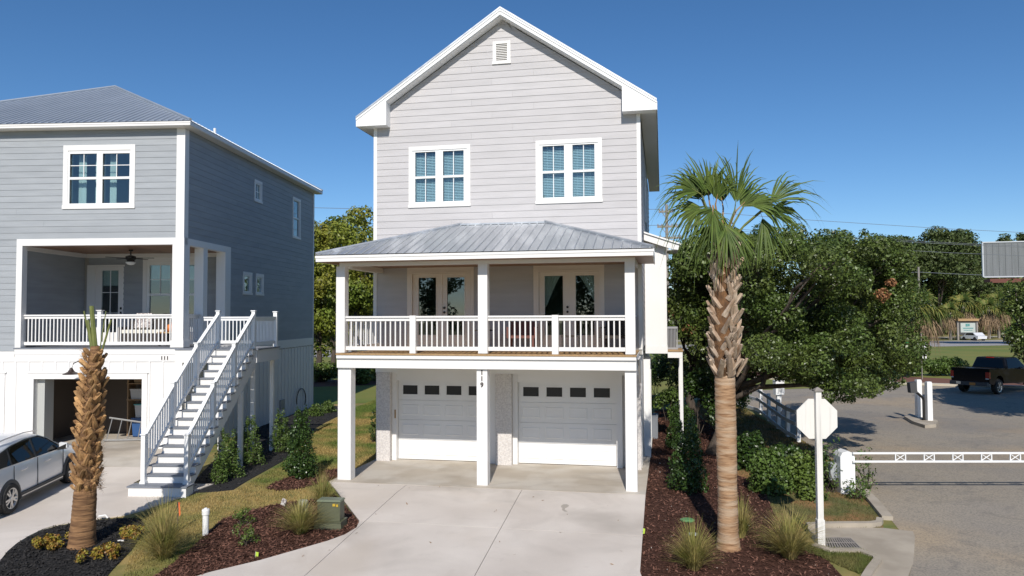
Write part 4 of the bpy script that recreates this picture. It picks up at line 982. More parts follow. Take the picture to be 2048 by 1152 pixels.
# ---- things on the blue house porch and in its garage
def locB(u, v, z): x, y = loc2w(u, v, YL); return (x, y, z)
c = thing('outdoor_sofa', 'dark outdoor sofa with pale cushions on the blue house porch', 'sofa', locB(-14.2, 25.6, 3.34), -YL)
s = MB(); s.box(-.8, .8, -.35, .35, .1, .40); s.build('seat', M['wicker'], c); s = MB(); s.box(-.8, .8, .25, .38, .401, .85); s.build('backrest', M['wicker'], c)
for X in (-.86, .8): s = MB(); s.box(X, X + .06, -.35, .38, .0, .62); s.build('armrest', M['wicker'], c)
for k in (0, 1):
    s = MB(); s.box(-.78 + k * .8, -.02 + k * .78, -.34, .2, .402, .52); s.build('cushion', M['curtain'], c)
c = tag(MB().box(-.28, .28, -.09, .09, -.26, .26).build('throw_pillow', M['cushion']), 'pale patterned pillow leaning on the porch sofa', 'pillow'); c.location = locB(-14.35, 25.62, 4.16); c.rotation_euler = (-.3, 0, -YL)
c = thing('porch_table', 'low tan-topped table behind the white porch railing', 'table', locB(-12.75, 24.6, 3.34), -YL)
s = MB(); s.box(-.42, .42, -.3, .3, .42, .46); s.build('top', M['deckwood'], c)
for X in (-.36, .36):
    for Y in (-.25, .25): s = MB(); s.box(X - .03, X + .03, Y - .03, Y + .03, 0, .419); s.build('leg', M['wicker'], c)
p = MB(); p.lathe([(.03, 0), (.12, .01), (.17, .08), (.18, .15), (.14, .23), (.05, .26), (.02, .25)], n=14); p.lathe([(.015, .25), (.012, .31), (.005, .32)], n=6); o = p.build('pumpkin', M['pumpkin'], smooth=True); tag(o, 'orange pumpkin on the porch table of the blue house', 'pumpkin'); o.location = locB(-12.85, 24.6, 3.80)
# garage contents
def bin_(name, label, u, v, z, w, d, h, mm, lid=None):
    t = thing(name, label, 'box', locB(u, v, z), -YL); s = MB(); q = .9
    s.hexa([(-w / 2 * q, -d / 2 * q, 0), (w / 2 * q, -d / 2 * q, 0), (w / 2 * q, d / 2 * q, 0), (-w / 2 * q, d / 2 * q, 0), (-w / 2, -d / 2, h), (w / 2, -d / 2, h), (w / 2, d / 2, h), (-w / 2, d / 2, h)]); s.build('tub', mm, t)
    s = MB(); s.box(-w / 2 - .02, w / 2 + .02, -d / 2 - .02, d / 2 + .02, h + .001, h + .04); s.build('lid', lid or mm, t); return t
bin_('storage_bin', 'blue plastic storage bin standing on the garage floor', -14.2, 25.5, .19, .7, .5, .6, M['bluebin'])
bin_('storage_bin', 'teal lidded storage bin stacked on the blue bin', -14.15, 25.5, .84, .62, .45, .42, M['clearbin'], M['teal'])
bin_('storage_bin', 'cloudy plastic storage bin right of the teal bin', -13.3, 25.55, .62, .55, .45, .36, M['clearbin'])
bin_('cardboard_box', 'brown cardboard box under the cloudy bin in the garage', -13.3, 25.55, .19, .6, .5, .38, M['card'])
bin_('cardboard_box', 'cardboard box on the floor beside the right garage wall', -12.55, 25.5, .19, .5, .5, .6, M['card'])
sh = thing('garage_shelf', 'wooden wall shelf loaded with boxes above the garage bins', 'shelf', locB(-13.6, 25.6, 0), -YL)
for z in (1.42, 1.98): s = MB(); s.box(-1.2, 1.2, -.25, .2, z, z + .03); s.build('board', M['card'], sh)
for X in (-1.18, 1.15): s = MB(); s.box(X, X + .04, -.24, .2, .18, 2.3); s.build('upright', M['card'], sh)
for k, (X, w, z, mm) in enumerate(((-.85, .5, 1.451, 'clearbin'), (-.25, .55, 1.451, 'card'), (.4, .5, 1.451, 'clearbin'), (.9, .35, 1.451, 'patio'), (-.7, .6, 2.011, 'card'), (.2, .6, 2.011, 'clearbin'))):
    bin_('shelf_box', ['cloudy box at the left end of the lower garage shelf', 'brown box second on the lower garage shelf', 'cloudy box third on the lower garage shelf', 'small red-brown box at the right end of the lower garage shelf', 'brown box on the upper garage shelf', 'cloudy box on the upper garage shelf'][k], -13.6 + X, 25.6, z, w, .38, .32, M[mm])
ld = thing('ladder', 'aluminium ladder lying on its edge inside the open garage', 'ladder', locB(-14.35, 24.2, .2), -YL)
A0_, A1_, B0_, B1_ = Vector((-.55, 0, .03)), Vector((1.95, .4, .03)), Vector((-.35, 0, .78)), Vector((1.95, .4, .38))
for p, q in ((A0_, A1_), (B0_, B1_)): s = MB(); s.tube([p, q], .03, 6); s.build('rail', M['aluminium'], ld)
for k in range(8):
    t = .04 + k * .13; s = MB(); s.tube([A0_.lerp(A1_, t), B0_.lerp(B1_, t)], .016, 6); s.build('rung', M['aluminium'], ld)

# ================================================================== silver car
def loft(stations, name, mats, parent, half_open=False, glass_rows=()):
    pass
def wheel(parent, x, y, r, w, side, spokes=10):
    t = MB(); prof = [(r * .68, -w / 2), (r * .93, -w / 2), (r, -w / 2 + .04), (r, w / 2 - .04), (r * .93, w / 2), (r * .68, w / 2)]
    t.lathe(prof, (0, 0, 0), 28, axis='y', caps=False); t.v = [(p[0] + x, p[1] + y, p[2] + r) for p in t.v]
    wo = t.build('wheel', M['tyre'], parent, smooth=False)
    f = MB(); yo = side * (w / 2 - .015)
    f.lathe([(r * .60, yo - side * .04), (r * .69, yo), (r * .69, yo + side * .012), (r * .62, yo + side * .006)], (0, 0, 0), 28, axis='y', caps=False)
    f.lathe([(.012, yo + side * .02), (.06, yo + side * .02), (.07, yo - side * .02)], (0, 0, 0), 12, axis='y')
    for k in range(spokes):
        q = 2 * pi * k / spokes + (.12 if k % 2 else -.12); c, s = cos(q), sin(q); u = Vector((-s, 0, c)); d = Vector((c, 0, s)); wv = .022
        f.hexa([d * .04 - u * wv + Vector((0, yo - side * .03, 0)), d * .04 + u * wv + Vector((0, yo - side * .03, 0)), d * r * .66 + u * wv + Vector((0, yo - side * .03, 0)), d * r * .66 - u * wv + Vector((0, yo - side * .03, 0)),
                d * .04 - u * wv + Vector((0, yo + side * .012, 0)), d * .04 + u * wv + Vector((0, yo + side * .012, 0)), d * r * .66 + u * wv + Vector((0, yo + side * .008, 0)), d * r * .66 - u * wv + Vector((0, yo + side * .008, 0))])
    f.v = [(p[0] + x, p[1] + y, p[2] + r) for p in f.v]; f.build('rim', M['alloy'], wo)
    d = MB(); d.lathe([(.01, yo - side * .06), (r * .66, yo - side * .06), (r * .66, yo - side * .05)], (0, 0, 0), 20, axis='y'); d.v = [(p[0] + x, p[1] + y, p[2] + r) for p in d.v]; d.build('brake_disc', M['black'], wo)
    return wo
def car_body(parent, L, Wd, st, paint, name='body'):
    """st: list of (x, z_sill, z_belt, z_roof, half_belt, half_roof). Closed lofted shell, returns window quads per bay"""
    rings = []
    for (x, zsill, zb, zr, hb, hr, wq) in st:
        hw = Wd / 2 * wq; dz = zr - zb
        R = [(hw * .93, zsill), (hw * .985, zsill + .10), (hw, (zsill + zb) * .5), (hw * .985, zb - .10), (hw * hb, zb), (hw * (hb * .5 + hr * .5) + .02, zb + dz * .5), (hw * hr + .01, zb + dz * .88), (hw * hr * .86, zb + dz * .97), (hw * hr * .45, zr), (0, zr + .004)]
        full = [(x, y, z) for y, z in R] + [(x, -y, z) for y, z in R[-2::-1]]
        rings.append(full)
    n = len(rings[0]); vs = [p for r in rings for p in r]; fs = []
    for i in range(len(rings) - 1):
        for j in range(n - 1): fs.append((i * n + j, (i + 1) * n + j, (i + 1) * n + j + 1, i * n + j + 1))
    fs.append(tuple(range(n))[::-1]); fs.append(tuple((len(rings) - 1) * n + j for j in range(n)))
    mb = MB(); mb.add(vs, fs); o = mb.build(name, paint, parent, smooth=True)
    bpy.context.view_layer.objects.active = o
    md = o.modifiers.new('s', 'SUBSURF'); md.levels = 1; md.render_levels = 2
    me = o.data; me.polygons.foreach_set('use_smooth', [True] * len(me.polygons))
    return o
car = thing('parked_car', 'silver crossover car parked on the driveway facing the open garage', 'car')
# x forward, origin under the rear axle centre
S = [(-.92, .42, .78, .86, .90, .86, .90), (-.86, .34, .92, 1.02, .94, .84, .95), (-.70, .30, 1.00, 1.24, .95, .78, .98), (-.42, .28, 1.01, 1.46, .955, .74, 1.0), (-.05, .27, 1.00, 1.56, .96, .72, 1.0), (.5, .26, .985, 1.60, .965, .715, 1.0), (1.1, .26, .97, 1.605, .965, .715, 1.0), (1.55, .26, .96, 1.56, .965, .72, 1.0), (2.0, .26, .955, 1.36, .965, .76, 1.0), (2.35, .27, .955, 1.12, .95, .82, .995), (2.62, .28, .95, 1.02, .93, .84, .985), (3.0, .30, .90, .97, .92, .82, .97), (3.35, .34, .80, .88, .90, .80, .92), (3.5, .40, .66, .70, .86, .78, .84)]
car_body(car, 4.4, 1.82, S, M['suv'])
def side_glass(pts, name='side_window', mm='glassdark'):
    m_ = MB(); y = .913
    q = [(x, -(yy), z) for x, yy, z in pts]
    q2 = [(x, -(yy) + .01, z) for x, yy, z in pts]; n = len(q)
    m_.add(q + q2, [tuple(range(n)), tuple(range(n, 2 * n))[::-1]] + [(i, (i + 1) % n, n + (i + 1) % n, n + i) for i in range(n)])
    return m_.build(name, M[mm], car)
def gy(z, k=0): return .883 - max(0, z - 1.0) * .36 + .012 + k
side_glass([(x, gy(z), z) for x, z in ((1.16, 1.03), (2.18, 1.02), (2.02, 1.14), (1.72, 1.34), (1.42, 1.455), (1.16, 1.475))])
side_glass([(x, gy(z), z) for x, z in ((.18, 1.05), (1.06, 1.035), (1.06, 1.475), (.6, 1.47), (.22, 1.43))])
side_glass([(x, gy(z), z) for x, z in ((-.42, 1.10), (.10, 1.06), (.14, 1.42), (-.12, 1.36), (-.36, 1.22))])
s = MB(); P = [(-.52, 1.075), (2.30, 1.0), (2.05, 1.17), (1.75, 1.375), (1.42, 1.495), (.9, 1.52), (.3, 1.48), (-.2, 1.39), (-.44, 1.24)]
s.add([(x, -gy(z, -.006), z) for x, z in P], [tuple(range(len(P)))]); s.build('window_surround', M['black'], car)
s = MB(); s.tube([(x, -gy(z, .004), z) for x, z in P + P[:1]], .011, 5); s.build('window_trim', M['alloy'], car)
s = MB(); s.tube([(-.35, -.60, 1.57), (.3, -.635, 1.635), (1.0, -.64, 1.645), (1.6, -.62, 1.59)], .016, 6); s.build('roof_rail', M['alloy'], car)
s = MB(); s.box(.38, 2.22, -.925, -.86, .22, .36); s.box(.42, 2.2, -.935, -.924, .27, .295, 1); s.build('sill_cladding', [M['cladding'], M['alloy']], car)
for X in (0.0, 2.67):
    s = MB(); N = 18; Q = [(-.1 + i * (pi + .2) / N) for i in range(N + 1)]; r0, r1 = .345, .425
    for i in range(N):
        a, b = Q[i], Q[i + 1]; s.hexa([(X + cos(a) * r0, -.80, .34 + sin(a) * r0), (X + cos(b) * r0, -.80, .34 + sin(b) * r0), (X + cos(b) * r1, -.80, .34 + sin(b) * r1), (X + cos(a) * r1, -.80, .34 + sin(a) * r1), (X + cos(a) * r0, -.925, .34 + sin(a) * r0), (X + cos(b) * r0, -.925, .34 + sin(b) * r0), (X + cos(b) * r1, -.915, .34 + sin(b) * r1), (X + cos(a) * r1, -.915, .34 + sin(a) * r1)])
    s.build('wheel_arch', M['cladding'], car)
    s = MB(); s.lathe([(.01, -.906), (.35, -.906), (.35, -.88)], (X, 0, .34), 20, axis='y'); s.build('arch_well', M['black'], car)
    wheel(car, X, -.835, .345, .235, -1); wheel(car, X, .835, .345, .235, 1)
for X, z in ((.42, .88), (1.42, .86)):
    s = MB(); s.tube([(X, -.915, z), (X + .03, -.945, z + .005), (X + .2, -.945, z + .01), (X + .23, -.915, z + .01)], .016, 6); s.build('door_handle', M['alloy'], car)
for X, z0, z1 in ((1.11, .34, 1.03), (2.26, .36, .98), (.16, .62, 1.04)):
    s = MB(); s.box(X - .0025, X + .0025, -.919, -.90, z0, z1); s.build('door_seam', M['cladding'], car)
s = MB(); s.hexa([(2.0, -.90, 1.0), (2.18, -.90, 1.0), (2.14, -1.08, 1.02), (2.04, -1.08, 1.02), (2.0, -.90, 1.06), (2.16, -.90, 1.06), (2.12, -1.10, 1.15), (2.04, -1.10, 1.15)]); s.hexa([(2.03, -.93, 1.05), (2.15, -.93, 1.05), (2.13, -1.12, 1.05), (2.05, -1.12, 1.05), (2.03, -.93, 1.18), (2.13, -.93, 1.18), (2.10, -1.11, 1.17), (2.05, -1.11, 1.17)], 1); s.build('wing_mirror', [M['black'], M['suv']], car)
s = MB(); s.box(-.95, -.84, -.86, -.45, .82, .95); s.build('tail_light', M['red'], car)
pw = gp(24, 1031); yawc = radians(93.6)
car.rotation_euler = (0, 0, yawc)
off = Matrix.Rotation(yawc, 3, 'Z') @ Vector((0, -.95, 0)); car.location = (pw.x - off.x, pw.y - off.y, g(pw.x, pw.y) + .045)
car.rotation_euler = (0, -radians(2.4), yawc)

# ================================================================== black pickup
trk = thing('pickup_truck', 'black pickup truck seen from its rear corner beside the far kerb', 'pickup truck')
s = MB()   # bed sides and lower body; x forward, origin at rear bumper centre on the ground
def bodyprofile(pts, y0, y1): s.prism(pts, lambda x, z, k: (x, k, z), y0, y1)
P = [(.12, .62), (.55, .52), (.70, .62), (.78, .86), (1.0, 1.0), (1.3, 1.0), (1.52, .86), (1.62, .56), (3.6, .5), (4.3, .5), (4.45, .86), (4.75, 1.0), (5.0, .95), (5.2, .6), (5.6, .6), (5.65, 1.05), (5.3, 1.2), (4.1, 1.28), (.14, 1.36)]
bodyprofile(P, -1.0, -.88); bodyprofile(P, .88, 1.0); s.box(.16, 5.6, -.879, .879, .62, .85); s.box(2.05, 5.5, -.879, .879, .851, 1.27)
s.build('body', M['truckpaint'], trk)
s = MB(); s.box(.08, .16, -.97, .97, .68, 1.37); s.box(.055, .079, -.8, .8, .95, 1.25); s.box(.05, .18, -.97, .97, 1.371, 1.40); s.build('tailgate', M['truckpaint'], trk)
s = MB(); s.box(.16, 2.05, -1.0, -.86, 1.362, 1.39); s.box(.16, 2.05, .86, 1.0, 1.362, 1.39); s.build('bed_rail', M['truckpaint'], trk)
s = MB(); s.box(.17, 2.04, -.87, .87, 1.30, 1.34); s.build('bed_cover', M['black'], trk)
s = MB(); s.hexa([(2.05, -.95, 1.28), (4.35, -.95, 1.25), (4.35, .95, 1.25), (2.05, .95, 1.28), (2.25, -.74, 1.92), (3.55, -.74, 1.92), (3.55, .74, 1.92), (2.25, .74, 1.92)]); cab = s.build('cab', M['truckpaint'], trk)
bv = cab.modifiers.new('b', 'BEVEL'); bv.width = .07; bv.segments = 3
s = MB(); s.add([(2.07, -.80, 1.36), (2.07, .80, 1.36), (2.215, .66, 1.84), (2.215, -.66, 1.84)], [(0, 1, 2, 3)]); s.add([(2.2, -.925, 1.36), (3.9, -.925, 1.36), (3.45, -.765, 1.86), (2.35, -.765, 1.86)], [(0, 1, 2, 3)]); s.v = [(p[0] - (.03 if i < 4 else 0), p[1] - (0 if i < 4 else .02), p[2]) for i, p in enumerate(s.v)]; s.build('cab_window', M['glassdark'], trk)
s = MB(); s.box(2.22, 2.27, -.2, .2, 1.90, 1.935); s.build('brake_light', M['red'], trk)
for sy in (-1, 1):
    s = MB(); s.box(.07, .22, sy * .985 - .03, sy * .985 + .025, .88, 1.22); s.box(.06, .14, sy * .90 - .07, sy * .90 + .07, .90, 1.22); s.box(.055, .14, sy * .91 - .07, sy * .91 + .07, .84, .898, 1); s.build('tail_light', [M['red'], M['clearbin']], trk)
s = MB(); s.box(-.08, .12, -.98, .98, .48, .68); s.build('rear_bumper', M['cladding'], trk)
s = MB(); s.box(-.10, -.081, -.38, -.08, .50, .64); s.build('number_plate', M['orange'], trk)
s = MB(); s.box(-.10, -.081, .38, .62, .52, .66); s.build('bumper_emblem', M['alloy'], trk)
for X in (1.15, 4.72):
    for sy in (-1, 1): wheel(trk, X, sy * .87, .40, .27, sy, 6)
s = MB(); s.box(3.55, 3.7, -1.22, -1.0, 1.25, 1.42); s.box(3.55, 3.7, 1.0, 1.22, 1.25, 1.42); s.build('wing_mirror', M['alloy'], trk)
pt = gp(1998, 789); yawt = radians(31)
off = Matrix.Rotation(yawt, 3, 'Z') @ Vector((1.15, -.95, 0)); trk.location = (pt.x - off.x, pt.y - off.y, -.05); trk.rotation_euler = (0, 0, yawt)

# ================================================================== street things
WHT = M['fence']
# ---- stop sign seen from the back
p = gp(1641, 1090); sg = thing('stop_sign', 'octagonal road sign seen from its blank white wooden back on a tall white post', 'road sign', (p.x, p.y, p.z - .02), radians(-3))
b = MB(); b.box(-.055, .055, -.055, .055, 0, 3.02); b.box(-.07, .07, -.07, .07, 0, .52); b.build('post', M['signboard'], sg)
b = MB(); b.box(-.085, .085, -.085, .085, 3.021, 3.05); b.hexa([(-.07, -.07, 3.051), (.07, -.07, 3.051), (.07, .07, 3.051), (-.07, .07, 3.051), (-.01, -.01, 3.10), (.01, -.01, 3.10), (.01, .01, 3.10), (-.01, .01, 3.10)]); b.build('post_cap', M['polewood'], sg)
R8 = .425
oc = [(R8 * cos(pi / 8 + k * pi / 4), 2.47 + R8 * sin(pi / 8 + k * pi / 4)) for k in range(8)]
b = MB(); b.prism(oc, lambda x, z, k: (x, k, z), .058, .085); b.build('sign_board', M['signboard'], sg)
b = MB(); b.prism([(x * .97, 2.47 + (z - 2.47) * .97) for x, z in oc], lambda x, z, k: (x, k, z), .086, .09); b.build('sign_face', M['red'], sg)
# ---- storm grate
gr = thing('storm_grate', 'rusty iron storm drain grate set in the concrete gutter', 'drain grate', tuple(gp(1687, 1089, .018)), radians(-6))
c0, c1, c2, c3 = [gp(x, y) - gp(1687, 1089) for x, y in ((1650, 1079), (1701, 1080), (1722, 1100), (1656, 1099))]
Rz = Matrix.Rotation(radians(6), 3, 'Z'); c0, c1, c2, c3 = [Rz @ c for c in (c0, c1, c2, c3)]
b = MB(); b.hexa([tuple(c + Vector((0, 0, -.01))) for c in (c3, c2, c1, c0)] + [tuple(c + Vector((0, 0, .004))) for c in (c3, c2, c1, c0)]); b.build('pit', M['black'], gr)
for k in range(13):
    t = k / 12; a, d = c3.lerp(c2, t), c0.lerp(c1, t); b = MB(); w = Vector((.014, 0, 0))
    b.hexa([a - w, a + w, d + w, d - w] and [tuple(v + Vector((0, 0, .005))) for v in (a - w, a + w, d + w, d - w)] + [tuple(v + Vector((0, 0, .022))) for v in (a - w, a + w, d + w, d - w)]); b.build('bar', M['polewood'], gr)
for t in (0, .5, 1):
    a, d = c3.lerp(c0, t), c2.lerp(c1, t); b = MB(); w = Vector((0, .016, 0))
    b.hexa([tuple(v + Vector((0, 0, .0225))) for v in (a - w, d - w, d + w, a + w)] + [tuple(v + Vector((0, 0, .028))) for v in (a - w, d - w, d + w, a + w)]); b.build('bar', M['polewood'], gr)
# ---- barrier gate
p = gp(1690, 985); bg_ = thing('barrier_gate', 'white barrier gate housing with a long trussed white arm across the road', 'barrier gate', tuple(p), radians(-1.0))
b = MB(); b.prism([(-.18, 0), (.17, 0), (.17, .90), (.12, 1.0), (0, 1.04), (-.13, 1.0), (-.18, .90)], lambda x, z, k: (x, k, z), -.2, .2); b.build('housing', M['vinyl'], bg_)
b = MB(); b.box(-.36, -.19, .0, .12, .3, .72); b.box(-.38, -.19, -.02, .0, .35, .5); b.build('motor_box', mat('dull_metal', (.35, .37, .38), .5), bg_)
arm = MB(); zt0, zb0 = 1.0, .80
for z in (zt0, zb0): arm.box(.1, 9.5, -.27, -.22, z - .022, z + .022)
ao = arm.build('arm', M['vinyl'], bg_)
for k in range(14):
    x = 1.12 + k * .685; b = MB(); w = .24
    for xx in (x, x + w): b.box(xx - .012, xx + .012, -.262, -.228, zb0 + .023, zt0 - .023)
    for sx in (0, 1):
        A_, B_ = Vector((x + (w if sx else 0), -.245, zb0 + .02)), Vector((x + (0 if sx else w), -.245, zt0 - .02)); b.tube([A_ + Vector((0, .006 * (sx * 2 - 1), 0)), B_ + Vector((0, .006 * (sx * 2 - 1), 0))], .011, 5)
    b.build('cross_brace', M['vinyl'], ao)
# ---- card reader island
isl = W([(1808, 838), (1822, 832), (1846, 829), (1876, 848), (1872, 855), (1850, 857), (1826, 849)])
sheet('traffic_island', isl, .13, M['oldcon'], thick=.2)
for px, py, lab in ((1838, 840, 'white square bollard behind the card reader on the island'), (1858.5, 847, 'white square bollard right of the card reader on the island')):
    p = gp(px, py); t = tag(MB().box(-.10, .10, -.10, .10, 0, 1.52).box(-.085, .085, -.085, .085, 1.52, 1.56).build('bollard', M['vinyl']), lab, 'bollard', 'bollards on the traffic island'); t.location = (p.x, p.y, p.z + .1)
p = gp(1848, 846); cr = thing('card_reader', 'black gooseneck card reader between two white bollards', 'card reader', (p.x, p.y, p.z + .1))
b = MB(); b.tube([(0, 0, 0), (0, 0, .82), (-.05, -.02, .92), (-.42, -.1, 1.22)], .05, 8); b.box(-.13, .13, -.13, .13, 0, .03); b.build('stand', M['black'], cr)
b = MB(); b.hexa([(-.62, -.25, 1.12), (-.36, -.25, 1.12), (-.36, -.0, 1.12), (-.62, -.0, 1.12), (-.66, -.25, 1.52), (-.40, -.25, 1.56), (-.40, 0, 1.56), (-.66, 0, 1.52)]); b.build('reader_box', M['cladding'], cr)
# ---- white rail fence along the road
fence = thing('rail_fence', 'white two-rail ranch fence running along the road under the oak', 'fence', tuple(gp(1519, 835)))
fo = Vector(gp(1519, 835))
fp = [Vector(gp(x, y)) for x, y in ((1372, 800), (1420, 806), (1480, 814), (1522, 828), (1538, 842), (1557, 858), (1576, 873), (1597, 884))]
tops = [1.05] * 8
for i, q in enumerate(fp):
    b = MB(); q0 = q - fo; b.box(q0.x - .06, q0.x + .06, q0.y - .06, q0.y + .06, q0.z - .05, q0.z + 1.12); b.build('post', WHT, fence)
for i in range(len(fp) - 1):
    a, c = fp[i] - fo, fp[i + 1] - fo; d = (c - a).normalized(); nn = Vector((-d.y, d.x, 0)) * .02; o_ = Vector((-d.y, d.x, 0)) * -.082
    for z in (.10, .55, .95):
        b = MB(); A_, B_ = a + o_, c + o_
        b.hexa([tuple(v + Vector((0, 0, z))) for v in (A_ - nn, B_ - nn, B_ + nn, A_ + nn)] + [tuple(v + Vector((0, 0, z + .13))) for v in (A_ - nn, B_ - nn, B_ + nn, A_ + nn)]); b.build('rail', WHT, fence)
# ---- keypad box on a post
p = at(1558, 830, 34); kp = thing('keypad_box', 'white intercom box on a white post beyond the rail fence', 'intercom', (p.x, p.y, -.06), radians(8))
b = MB(); b.box(-.1, .1, -.06, .06, 0, .75); b.build('post', M['vinyl'], kp)
b = MB(); b.box(-.20, .20, -.14, .14, .75, 1.35); b.box(-.21, .21, -.15, .15, 1.36, 1.39); b.box(.2, .23, -.1, .1, .85, 1.3); b.build('casing', M['vinyl'], kp)
b = MB(); b.box(-.1, .09, -.15, -.141, .9, 1.07); b.build('keypad', M['clearbin'], kp)
# ---- transformer pad and its neighbours
p = gp(661, 1055); tr = thing('transformer_box', 'green utility transformer box with lid in paler highlight green on the brown mulch', 'utility box', tuple(p), radians(-7))
b = MB(); b.hexa([(-.31, -.20, -.03), (.31, -.20, -.03), (.31, .22, -.03), (-.31, .22, -.03), (-.285, -.17, .15), (.285, -.17, .15), (.285, .2, .15), (-.285, .2, .15)]); b.build('base', M['green'], tr)
b = MB(); b.box(-.30, .30, -.19, .21, .151, .172); b.hexa([(-.25, -.13, .173), (.25, -.13, .173), (.25, .16, .173), (-.25, .16, .173), (-.25, -.11, .57), (.25, -.11, .57), (.25, .15, .57), (-.25, .15, .57)]); hd = b.build('cabinet', M['green'], tr)
b = MB(); b.hexa([(-.265, -.135, .571), (.265, -.135, .571), (.265, .17, .571), (-.265, .17, .571), (-.25, -.10, .605), (.25, -.10, .605), (.25, .16, .605), (-.25, .16, .605)]); b.build('lid', mat('highlight_green', (.15, .17, .11), .4), tr)  # highlight along the lid is put into a paler green
b = MB(); b.box(.09, .15, -.131, -.112, .48, .53); b.box(.17, .21, -.131, -.112, .47, .52); b.build('warning_sticker', mat('yellow_sticker', (.5, .33, .03), .6), tr)
p = gp(606, 1052); t = MB(); t.lathe([(.11, -.03), (.105, .50), (.10, .54), (.085, .55)], n=18); t = tag(t.build('utility_pedestal', mat('weathered_grey_plastic', (.36, .35, .26), .7), smooth=False), 'weathered grey round utility pedestal beside the green box', 'pedestal'); t.location = tuple(p)
def flag(px, py, h, mm, label, w=.07):
    p = gp(px, py); f = thing('marker_flag', label, 'flag', tuple(p)); b = MB(); b.tube([(0, 0, 0), (.01, 0, h)], .004, 4); b.build('wire', M['clearbin'], f)
    b = MB(); b.add([(.01, 0, h), (.01 + w, .02, h - .02), (.005 + w * .9, .03, h - .12), (.008, 0, h - .12)], [(0, 1, 2, 3)]); b.build('flag', mm, f); return f
flag(596, 1052, .28, M['flagorange'], 'small orange marker flag left of the grey pedestal')
flag(668, 1012, .2, M['flagyellow'], 'yellow-green marker flag just behind the green transformer box', .05)
flag(510, 1116, .12, M['flagyellow'], 'yellow-green marker flag low in the brown mulch by the driveway', .05)
flag(1285, 1072, .16, M['flagyellow'], 'yellow-green marker flag at the right driveway edge, close to the street', .05)
flag(1311, 868, .2, M['flagyellow'], 'yellow-green marker flag beside the pale house flank', .05)
p = gp(411, 1070); t = MB(); t.lathe([(.062, -.04), (.062, .42), (.075, .42), (.078, .51), (.07, .535), (.03, .54), (.028, .56), (.01, .56)], n=18); t = tag(t.build('cleanout_pipe', M['pvc']), 'white PVC cleanout pipe with a cap at the edge of the lawn', 'pipe'); t.location = tuple(p)
p = gp(355, 1063); f = thing('survey_stake', 'thin wooden survey stake with an orange ribbon on the lawn', 'stake', tuple(p)); b = MB(); b.box(-.013, .013, -.008, .008, -.02, .62); b.build('stake', M['trunk'], f)
b = MB(); b.add([(.014, 0, .60), (.055, -.01, .52), (.06, .0, .36), (.03, .01, .30), (.02, 0, .42)], [(0, 1, 2, 3, 4)]); b.add([(.014, -.01, .62), (.04, .02, .60), (.045, .0, .50), (.015, 0, .50)], [(0, 1, 2, 3)]); b.build('ribbon', M['flagorange'], f)
p = gp(567, 1030); f = thing('plant_tag', 'small white picture tag leaning on a wire at the mulch edge', 'plant tag', tuple(p)); b = MB(); b.tube([(.18, -.1, 0), (0, 0, .30)], .006, 4); b.build('wire', M['black'], f)
b = MB(); b.hexa([(-.07, .0, .24), (.02, .0, .19), (.03, .02, .19), (-.06, .02, .24), (-.02, -.02, .38), (.07, -.02, .33), (.08, 0, .33), (-.01, 0, .38)]); b.build('tag', M['cushion'], f)
for px, py, lab in ((552, 875, 'white plant marker on a short stake, nearer the stair'), (568, 872, 'white plant marker on a short stake, nearer the lawn')):
    p = at(px, py - 25, 26.5); p.z = -.06; f = thing('plant_marker', lab, 'plant marker', tuple(p)); b = MB(); b.box(-.012, .012, -.01, .01, 0, .5); b.build('stake', M['vinyl'], f); b = MB(); b.box(-.05, .05, -.015, -.011, .42, .62); b.build('card', M['vinyl'], f)
p = gp(1375, 1043, .02); t = MB(); t.lathe([(.15, 0), (.15, .02), (.12, .035), (.01, .04)], n=20); t = tag(t.build('valve_cover', mat('valve_green', (.10, .26, .10), .6)), 'round green irrigation valve cover in the right mulch bed', 'valve cover'); t.location = tuple(p)
p = gp(1386, 1072, .03); t = MB(); t.lathe([(.10, 0), (.10, .02), (.01, .028)], n=18); t = tag(t.build('cover_disc', mat('grey_cover', (.38, .40, .38), .7)), 'small grey utility cover disc behind the front grass clump', 'utility cover'); t.location = tuple(p)
p = gp(599, 1036)
t = tag(MB().tube([(-.12, 0, .06), (.02, .02, .08), (.08, .01, .02)], .022, 6).build('downspout_elbow', M['pvc']), 'short white plastic elbow lying at the driveway edge by the left palm', 'pipe'); t.location = tuple(gp(208, 1041, .03))
t = tag(MB().box(-.06, .06, -.02, .02, 0, .02).build('plant_label', M['pvc']), 'small white plant label lying on the black mulch', 'plant label'); t.location = tuple(gp(242, 1085, .03))
# ---- utility poles and wires
def pole(px_, ytop, Y, label, arms, r=.16):
    t = at(px_, ytop, Y); o = thing('utility_pole', label, 'utility pole', (t.x, t.y, -.1), radians(-12)); H_ = t.z + .1
    b = MB(); b.tube([(0, 0, 0), (0, 0, H_ * .5), (0, 0, H_)], [r * 1.2, r * 1.05, r * .85], 10); b.build('pole', M['polewood'], o)
    for (dz, L, R, y) in arms:
        b = MB(); z = H_ - dz; b.box(-L, R, -.2 + y, -.09 + y, z - .10, z + .10); a = b.build('crossarm', M['polewood'], o)
        b = MB()
        for sx, e in ((-1, L), (1, R)): b.tube([(sx * e * .55, -.13 + y, z - .08), (0, -.15, z - .75)], .03, 5)
        b.build('brace', M['polewood'], a)
        b = MB()
        for x in (-L * .92, -L * .5, R * .5, R * .92): b.lathe([(.03, z + .1), (.07, z + .16), (.07, z + .22), (.02, z + .3)], (x, -.15 + y, 0), 8)
        b.build('insulator', M['acgrey'], a)
    return o, t
P1, t1 = pole(1333, 409, 72, 'tall weathered utility pole with three crossarms behind the pale house', [(.7, .75, .6, 0), (2.15, .9, 1.0, 0), (3.2, 1.2, 1.35, .4)])
